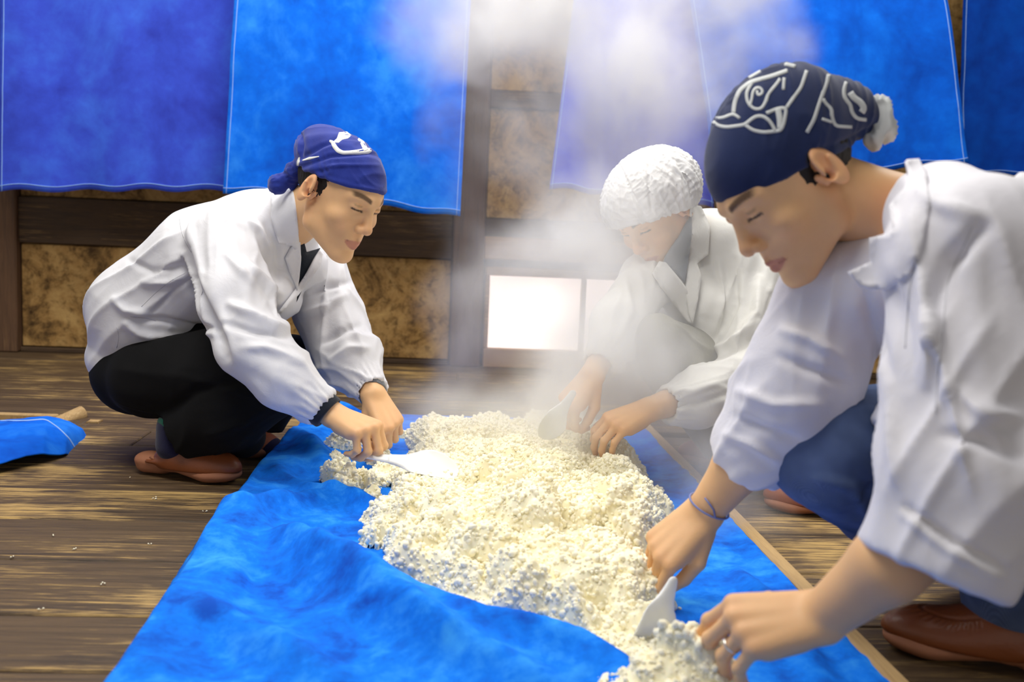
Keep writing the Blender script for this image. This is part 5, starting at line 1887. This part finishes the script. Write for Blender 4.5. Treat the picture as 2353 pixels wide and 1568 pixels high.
# ------------------------------------------------------------------ the rice
def rice():
    out = [(940, 996), (1060, 988), (1180, 984), (1300, 990), (1400, 1010), (1455, 1070), (1490, 1110), (1535, 1180), (1545, 1250), (1520, 1330), (1500, 1400), (1470, 1470), (1440, 1530), (1400, 1500),
           (1330, 1460), (1240, 1440), (1150, 1420), (1040, 1390), (960, 1350), (890, 1320), (880, 1230), (872, 1160), (930, 1118), (985, 1085), (950, 1050)]
    poly = np.array([G(x, y, 0.035)[:2] for x, y in out])
    h = 0.0031
    xs = np.arange(-0.34, 0.58, h)
    ys_ = np.arange(1.03, 2.98, h)
    X, Y = np.meshgrid(xs, ys_, indexing='ij')
    x, y = X.ravel(), Y.ravel()
    # signed distance to the outline of the heap
    d = np.full(len(x), 1e9)
    ins = np.zeros(len(x), bool)
    n = len(poly)
    for i in range(n):
        a, b = poly[i], poly[(i + 1) % n]
        ab = b - a
        t = np.clip(((x - a[0]) * ab[0] + (y - a[1]) * ab[1]) / (ab @ ab), 0, 1)
        d = np.minimum(d, np.hypot(x - a[0] - t * ab[0], y - a[1] - t * ab[1]))
        c = (a[1] > y) != (b[1] > y)
        with np.errstate(divide='ignore', invalid='ignore'):
            xi = (b[0] - a[0]) * (y - a[1]) / (b[1] - a[1] + 1e-12) + a[0]
        ins ^= c & (x < xi)
    d = np.where(ins, d, -d)
    p3 = np.stack([x, y, np.zeros(len(x))], 1)
    d = d + 0.016 * noise3(p3 * 18, 3) + 0.012 * noise3(p3 * 45, 5)
    # loose clumps beside the heap
    for px_, py_, r in ((790, 1012, 0.045), (765, 1060, 0.038), (772, 1090, 0.034), (800, 1108, 0.036), (850, 1102, 0.034), (890, 1085, 0.040), (880, 1050, 0.03), (925, 1105, 0.022), (960, 1100, 0.03), (858, 1138, 0.020), (870, 1175, 0.03), (868, 1228, 0.028),
                        (1380, 1420, 0.045), (1420, 1470, 0.05), (1470, 1430, 0.04), (1500, 1370, 0.03), (1440, 1545, 0.045), (1500, 1590, 0.05), (1595, 1515, 0.045), (1605, 1545, 0.055), (1590, 1470, 0.035), (1480, 1610, 0.07), (1580, 1620, 0.08),
                        (840, 1000, 0.03), (905, 990, 0.03)):
        g = G(px_, py_, 0.045)
        d = np.maximum(d, r - np.hypot(x - g[0], y - g[1]) + 0.009 * noise3(p3 * 60, 8) + 0.006 * noise3(p3 * 120, 2))
    hole = G(835, 1072, 0.03)
    d = np.where(d < 0.05, np.minimum(d, np.hypot((x - hole[0]), (y - hole[1]) * 0.8) - 0.024 + 0.008 * noise3(p3 * 60, 9)), d)
    cz = np.interp(y, CG[0, :, 1], np.arange(CG.shape[1]))
    iu = np.clip(((x - np.interp(y, CG[0, :, 1], CG[0, :, 0])) / (CG[-1, 0, 0] - np.interp(y, CG[0, :, 1], CG[0, :, 0])) * (CG.shape[0] - 1)), 0, CG.shape[0] - 1).astype(int)
    base = CG[iu, np.clip(cz.astype(int), 0, CG.shape[1] - 1), 2]
    base = np.minimum(base, 0.034)
    edge = np.sqrt(np.clip(d, 0, 0.05) / 0.05)
    c1, c2 = G(1250, 1250, 0.05), G(1330, 1160, 0.05)
    mound = 0.070 * np.exp(-(((x - c1[0]) / 0.17) ** 2 + ((y - c1[1] - 0.06) / 0.24) ** 2)) + 0.022 * np.exp(-(((x - c2[0]) / 0.2) ** 2 + ((y - 2.35) / 0.4) ** 2))
    lump = np.zeros(len(x))
    rg = np.random.default_rng(5)
    for i in range(660):
        r = rg.uniform(0.012, 0.052) * (1.0 if rg.random() < 0.75 else 1.35)
        cx, cy = rg.uniform(-0.3, 0.52), rg.uniform(1.08, 2.95)
        q = ((x - cx) ** 2 + (y - cy) ** 2) / (r * r)
        s = q < 1
        lump[s] = np.maximum(lump[s], r * rg.uniform(0.45, 0.95) * np.sqrt(1 - q[s]) ** 0.9)
    w1, v1 = worley2(x, y, 48.0, 3)
    w2, v2 = worley2(x + 0.002 * noise3(p3 * 90, 2), y, 105.0, 4)
    w3, v3 = worley2(x, y, 190.0, 6)
    cell = lambda q: np.sqrt(np.clip(1 - (q / 0.8) ** 2, 0, 1))
    fine = 0.012 * cell(w1) * (0.65 + 0.5 * v1) + 0.0052 * cell(w2) * (0.5 + 0.6 * v2) + 0.0022 * cell(w3)
    hh = edge * (0.008 + mound + lump * 1.25) + np.sqrt(edge) * fine * 0.9
    # the broken block near the front with steep sides
    for px_, py_, r, ht in ((1245, 1378, 0.075, 0.035), (1330, 1215, 0.085, 0.030), (1180, 1160, 0.1, 0.02), (990, 1260, 0.08, 0.02), (1615, 1535, 0.055, 0.04)):
        g = G(px_, py_, 0.08)
        hh += edge * ht * sstep(r, r * 0.75, np.hypot(x - g[0], y - g[1]) + 0.018 * noise3(p3 * 22, 30 + int(px_)))
    g = G(1492, 1475, 0.05)
    hh *= 1 - 0.8 * np.exp(-(((x - g[0]) ** 2 + (y - g[1] + 0.03) ** 2) / 0.075 ** 2))
    z = base + hh
    keep = d > -0.007
    z = np.where(d < 0, np.minimum(z, base - 0.003), z)
    V = np.stack([x, y, z], 1)
    Q = grid_quads(len(xs), len(ys_))
    Q = Q[keep[Q].all(1)]
    used = np.unique(Q)
    mp = np.full(len(V), -1)
    mp[used] = np.arange(len(used))
    V, Q = V[used], mp[Q]
    if normals(V, Q)[:, 2].mean() < 0:
        Q = Q[:, ::-1]
    V = relax(V, Q, 1, 0.45)
    N = normals(V, Q)
    # small clumps of grains all over the surface
    t_ = (1 + 5 ** 0.5) / 2
    ico = np.array([(-1, t_, 0), (1, t_, 0), (-1, -t_, 0), (1, -t_, 0), (0, -1, t_), (0, 1, t_), (0, -1, -t_), (0, 1, -t_), (t_, 0, -1), (t_, 0, 1), (-t_, 0, -1), (-t_, 0, 1)]) / np.hypot(1, t_)
    icf = np.array([(0, 11, 5), (0, 5, 1), (0, 1, 7), (0, 7, 10), (0, 10, 11), (1, 5, 9), (5, 11, 4), (11, 10, 2), (10, 7, 6), (7, 1, 8), (3, 9, 4), (3, 4, 2), (3, 2, 6), (3, 6, 8), (3, 8, 9), (4, 9, 5), (2, 4, 11), (6, 2, 10), (8, 6, 7), (9, 8, 1)])
    rg = np.random.default_rng(9)

    def beads(n, r0, r1, lift):
        area = np.linalg.norm(np.cross(V[Q[:, 2]] - V[Q[:, 0]], V[Q[:, 3]] - V[Q[:, 1]]), axis=1)
        fi = rg.choice(len(Q), n, p=area / area.sum())
        P0 = np.einsum('ij,ijk->ik', rg.dirichlet((1, 1, 1, 1), n), V[Q[fi]])
        N0 = N[Q[fi, 0]]
        rad = rg.uniform(r0, r1, n)
        P0 = P0 + N0 * (rad * rg.uniform(-0.3, lift, n))[:, None]
        A = rg.normal(size=(n, 3, 3))
        U, _, Wt = np.linalg.svd(A)
        Rm = U @ Wt
        sc = np.stack([rad * rg.uniform(1.0, 1.7, n), rad, rad * rg.uniform(0.7, 1.0, n)], 1)
        pts = P0[:, None, :] + np.einsum('nij,nkj->nki', Rm, ico[None] * sc[:, None, :])
        flip = np.linalg.det(Rm) < 0
        fc = np.repeat(icf[None], n, 0)
        fc[flip] = fc[flip][:, :, ::-1]
        return pts.reshape(-1, 3), (fc + 12 * np.arange(n)[:, None, None]).reshape(-1, 3)
    g1, f1 = beads(6500, 0.0034, 0.0062, 0.6)
    g2, f2 = beads(17000, 0.0017, 0.0030, 0.9)
    gv, gf = np.concatenate([g1, g2]), np.concatenate([f1, f2 + len(g1)])
    root = obj('rice_heap', V, Q, M_RICE, loc=(0.1, 2.0, 0.03))
    tag(root, 'heap of freshly steamed white rice spread on the blue cloth', 'rice', kind='stuff')
    tag(obj('rice_grains', gv, gf, M_GRAIN, root), kind='stuff')
    return V, Q


def rice_mat():
    m = Mat('cooked_rice', 0.6, 0.25)
    v = m.coord()
    n = m.noise(v, 18.0, 4, 0.6)
    m.color(m.ramp(n, [(0.3, srgb(250, 238, 196)), (0.7, srgb(254, 249, 224))]))
    m.b.inputs['Subsurface Weight'].default_value = 0.25
    m.b.inputs['Subsurface Radius'].default_value = (0.012, 0.009, 0.005)
    m.b.inputs['Subsurface Scale'].default_value = 0.5
    m.bump(m.noise(v, 260.0, 3), 0.25, 0.002)
    return m.m


M_RICE = rice_mat()
M_GRAIN = Mat('rice_grain', 0.7, 0.15).color(srgb(255, 249, 222)).m
rice()


def crumbs():
    rg = np.random.default_rng(3)
    spots = [(360, 1146), (358, 1142), (30, 1280), (172, 1262), (300, 1097), (345, 1250), (120, 1230), (470, 1175), (1720, 1252), (1728, 1254), (1600, 1190), (240, 1340), (90, 1400)]
    parts = []
    for x, y in spots:
        g = G(x, y, 0.002)
        for _ in range(rg.integers(1, 4)):
            c = g + np.array([rg.normal() * 0.003, rg.normal() * 0.003, 0.0])
            a = rg.uniform(0, 6.28)
            u = np.array([math.cos(a), math.sin(a), 0]) * 0.0032
            v = np.array([-math.sin(a), math.cos(a), 0]) * 0.0016
            k = np.array([0, 0, 0.0016])
            parts.append((np.array([c + u, c + v, c + k, c - v, c - k, c - u]), [(0, 1, 2), (0, 2, 3), (0, 3, 4), (0, 4, 1), (5, 2, 1), (5, 3, 2), (5, 4, 3), (5, 1, 4)]))
    tag(obj('rice_crumbs', *join_vf(parts), M_GRAIN), 'few stray white rice crumbs scattered on the floorboards', 'rice', kind='stuff')


crumbs()


# ------------------------------------------------------------------ steam rising from the rice
def steam():
    blobs = [(P(1240, 985, 2.42), (0.42, 0.40, 0.15), 0.9), (P(1370, 850, 2.16), (0.26, 0.22, 0.28), 1.5), (P(1330, 620, 2.55), (0.30, 0.25, 0.32), 1.0),
             (P(1230, 330, 2.95), (0.30, 0.3, 0.36), 0.6), (P(1470, 230, 2.95), (0.38, 0.34, 0.44), 1.3), (P(1230, -20, 3.0), (0.42, 0.3, 0.40), 1.6), (P(1600, 0, 3.1), (0.40, 0.3, 0.42), 1.1),
             (P(1010, -30, 3.2), (0.30, 0.25, 0.32), 0.5), (P(1080, 720, 3.0), (0.22, 0.25, 0.35), 0.35), (P(1520, 1030, 2.15), (0.26, 0.2, 0.18), 0.6), (P(1640, 1100, 2.0), (0.22, 0.2, 0.2), 0.5), (P(1425, 570, 2.22), (0.16, 0.14, 0.20), 1.1)]
    q = [ell(c, np.array(r) * 1.02 + 0.07, k=0.12) for c, r, _ in blobs]
    V, Q = mesh_sdf(q, 0.05)
    m = bpy.data.materials.new('steam')
    m.use_nodes = True
    nt = m.node_tree
    nt.nodes.clear()
    H = Mat.__new__(Mat)
    H.m, H.nt = m, nt
    out = H.n('ShaderNodeOutputMaterial')
    vol = H.n('ShaderNodeVolumeScatter')
    vol.inputs['Color'].default_value = (1, 1, 1, 1)
    vol.inputs['Anisotropy'].default_value = 0.0
    geo = H.n('ShaderNodeNewGeometry')
    pos = geo.outputs['Position']
    wn = H.n('ShaderNodeTexNoise', Scale=2.6, Detail=3.0, Roughness=0.55)
    H.link(pos, wn.inputs['Vector'])
    w0 = H.n('ShaderNodeVectorMath', _operation='SUBTRACT')
    H.link(wn.outputs['Color'], w0.inputs[0])
    w0.inputs[1].default_value = (0.5, 0.5, 0.5)
    w1 = H.n('ShaderNodeVectorMath', _operation='MULTIPLY')
    H.link(w0.outputs[0], w1.inputs[0])
    w1.inputs[1].default_value = (0.62, 0.62, 0.62)
    w2 = H.n('ShaderNodeVectorMath', _operation='ADD')
    H.link(geo.outputs['Position'], w2.inputs[0])
    H.link(w1.outputs[0], w2.inputs[1])
    warped = w2.outputs[0]
    tot = None
    for c, r, wgt in blobs:
        s = H.n('ShaderNodeVectorMath', _operation='SUBTRACT')
        H.link(warped, s.inputs[0])
        s.inputs[1].default_value = tuple(c)
        dv = H.n('ShaderNodeVectorMath', _operation='DIVIDE')
        H.link(s.outputs[0], dv.inputs[0])
        dv.inputs[1].default_value = tuple(r)
        ln = H.n('ShaderNodeVectorMath', _operation='LENGTH')
        H.link(dv.outputs[0], ln.inputs[0])
        mr = H.n('ShaderNodeMapRange', _interpolation_type='SMOOTHSTEP')
        H.link(ln.outputs['Value'], mr.inputs['Value'])
        mr.inputs['From Min'].default_value = 1.0
        mr.inputs['From Max'].default_value = 0.1
        mr.inputs['To Min'].default_value = 0.0
        mr.inputs['To Max'].default_value = wgt
        tot = mr.outputs['Result'] if tot is None else H.math('MAXIMUM', tot, mr.outputs['Result'])
    mp = H.n('ShaderNodeMapping')
    mp.inputs['Scale'].default_value = (1, 1, 0.75)
    H.link(pos, mp.inputs['Vector'])
    nz = H.noise(mp.outputs['Vector'], 3.6, 4, 0.6, 1.2)
    mr = H.n('ShaderNodeMapRange')
    H.link(nz, mr.inputs['Value'])
    mr.inputs['From Min'].default_value = 0.36
    mr.inputs['From Max'].default_value = 0.62
    mr.inputs['To Min'].default_value = 0.3
    mr.inputs['To Max'].default_value = 1.15
    den = H.math('MULTIPLY', H.math('MULTIPLY', tot, mr.outputs['Result']), STEAM)
    H.link(den, vol.inputs['Density'])
    H.link(vol.outputs[0], out.inputs['Volume'])
    m.cycles.volume_sampling = 'MULTIPLE_IMPORTANCE'
    o = obj('steam', V, Q, m, loc=(0.2, 2.5, 0.05))
    tag(o, 'white steam rising in a column from the hot rice', 'steam', kind='stuff')


STEAM = 6.2
steam()
print('script seconds', round(time.time() - T0, 1))
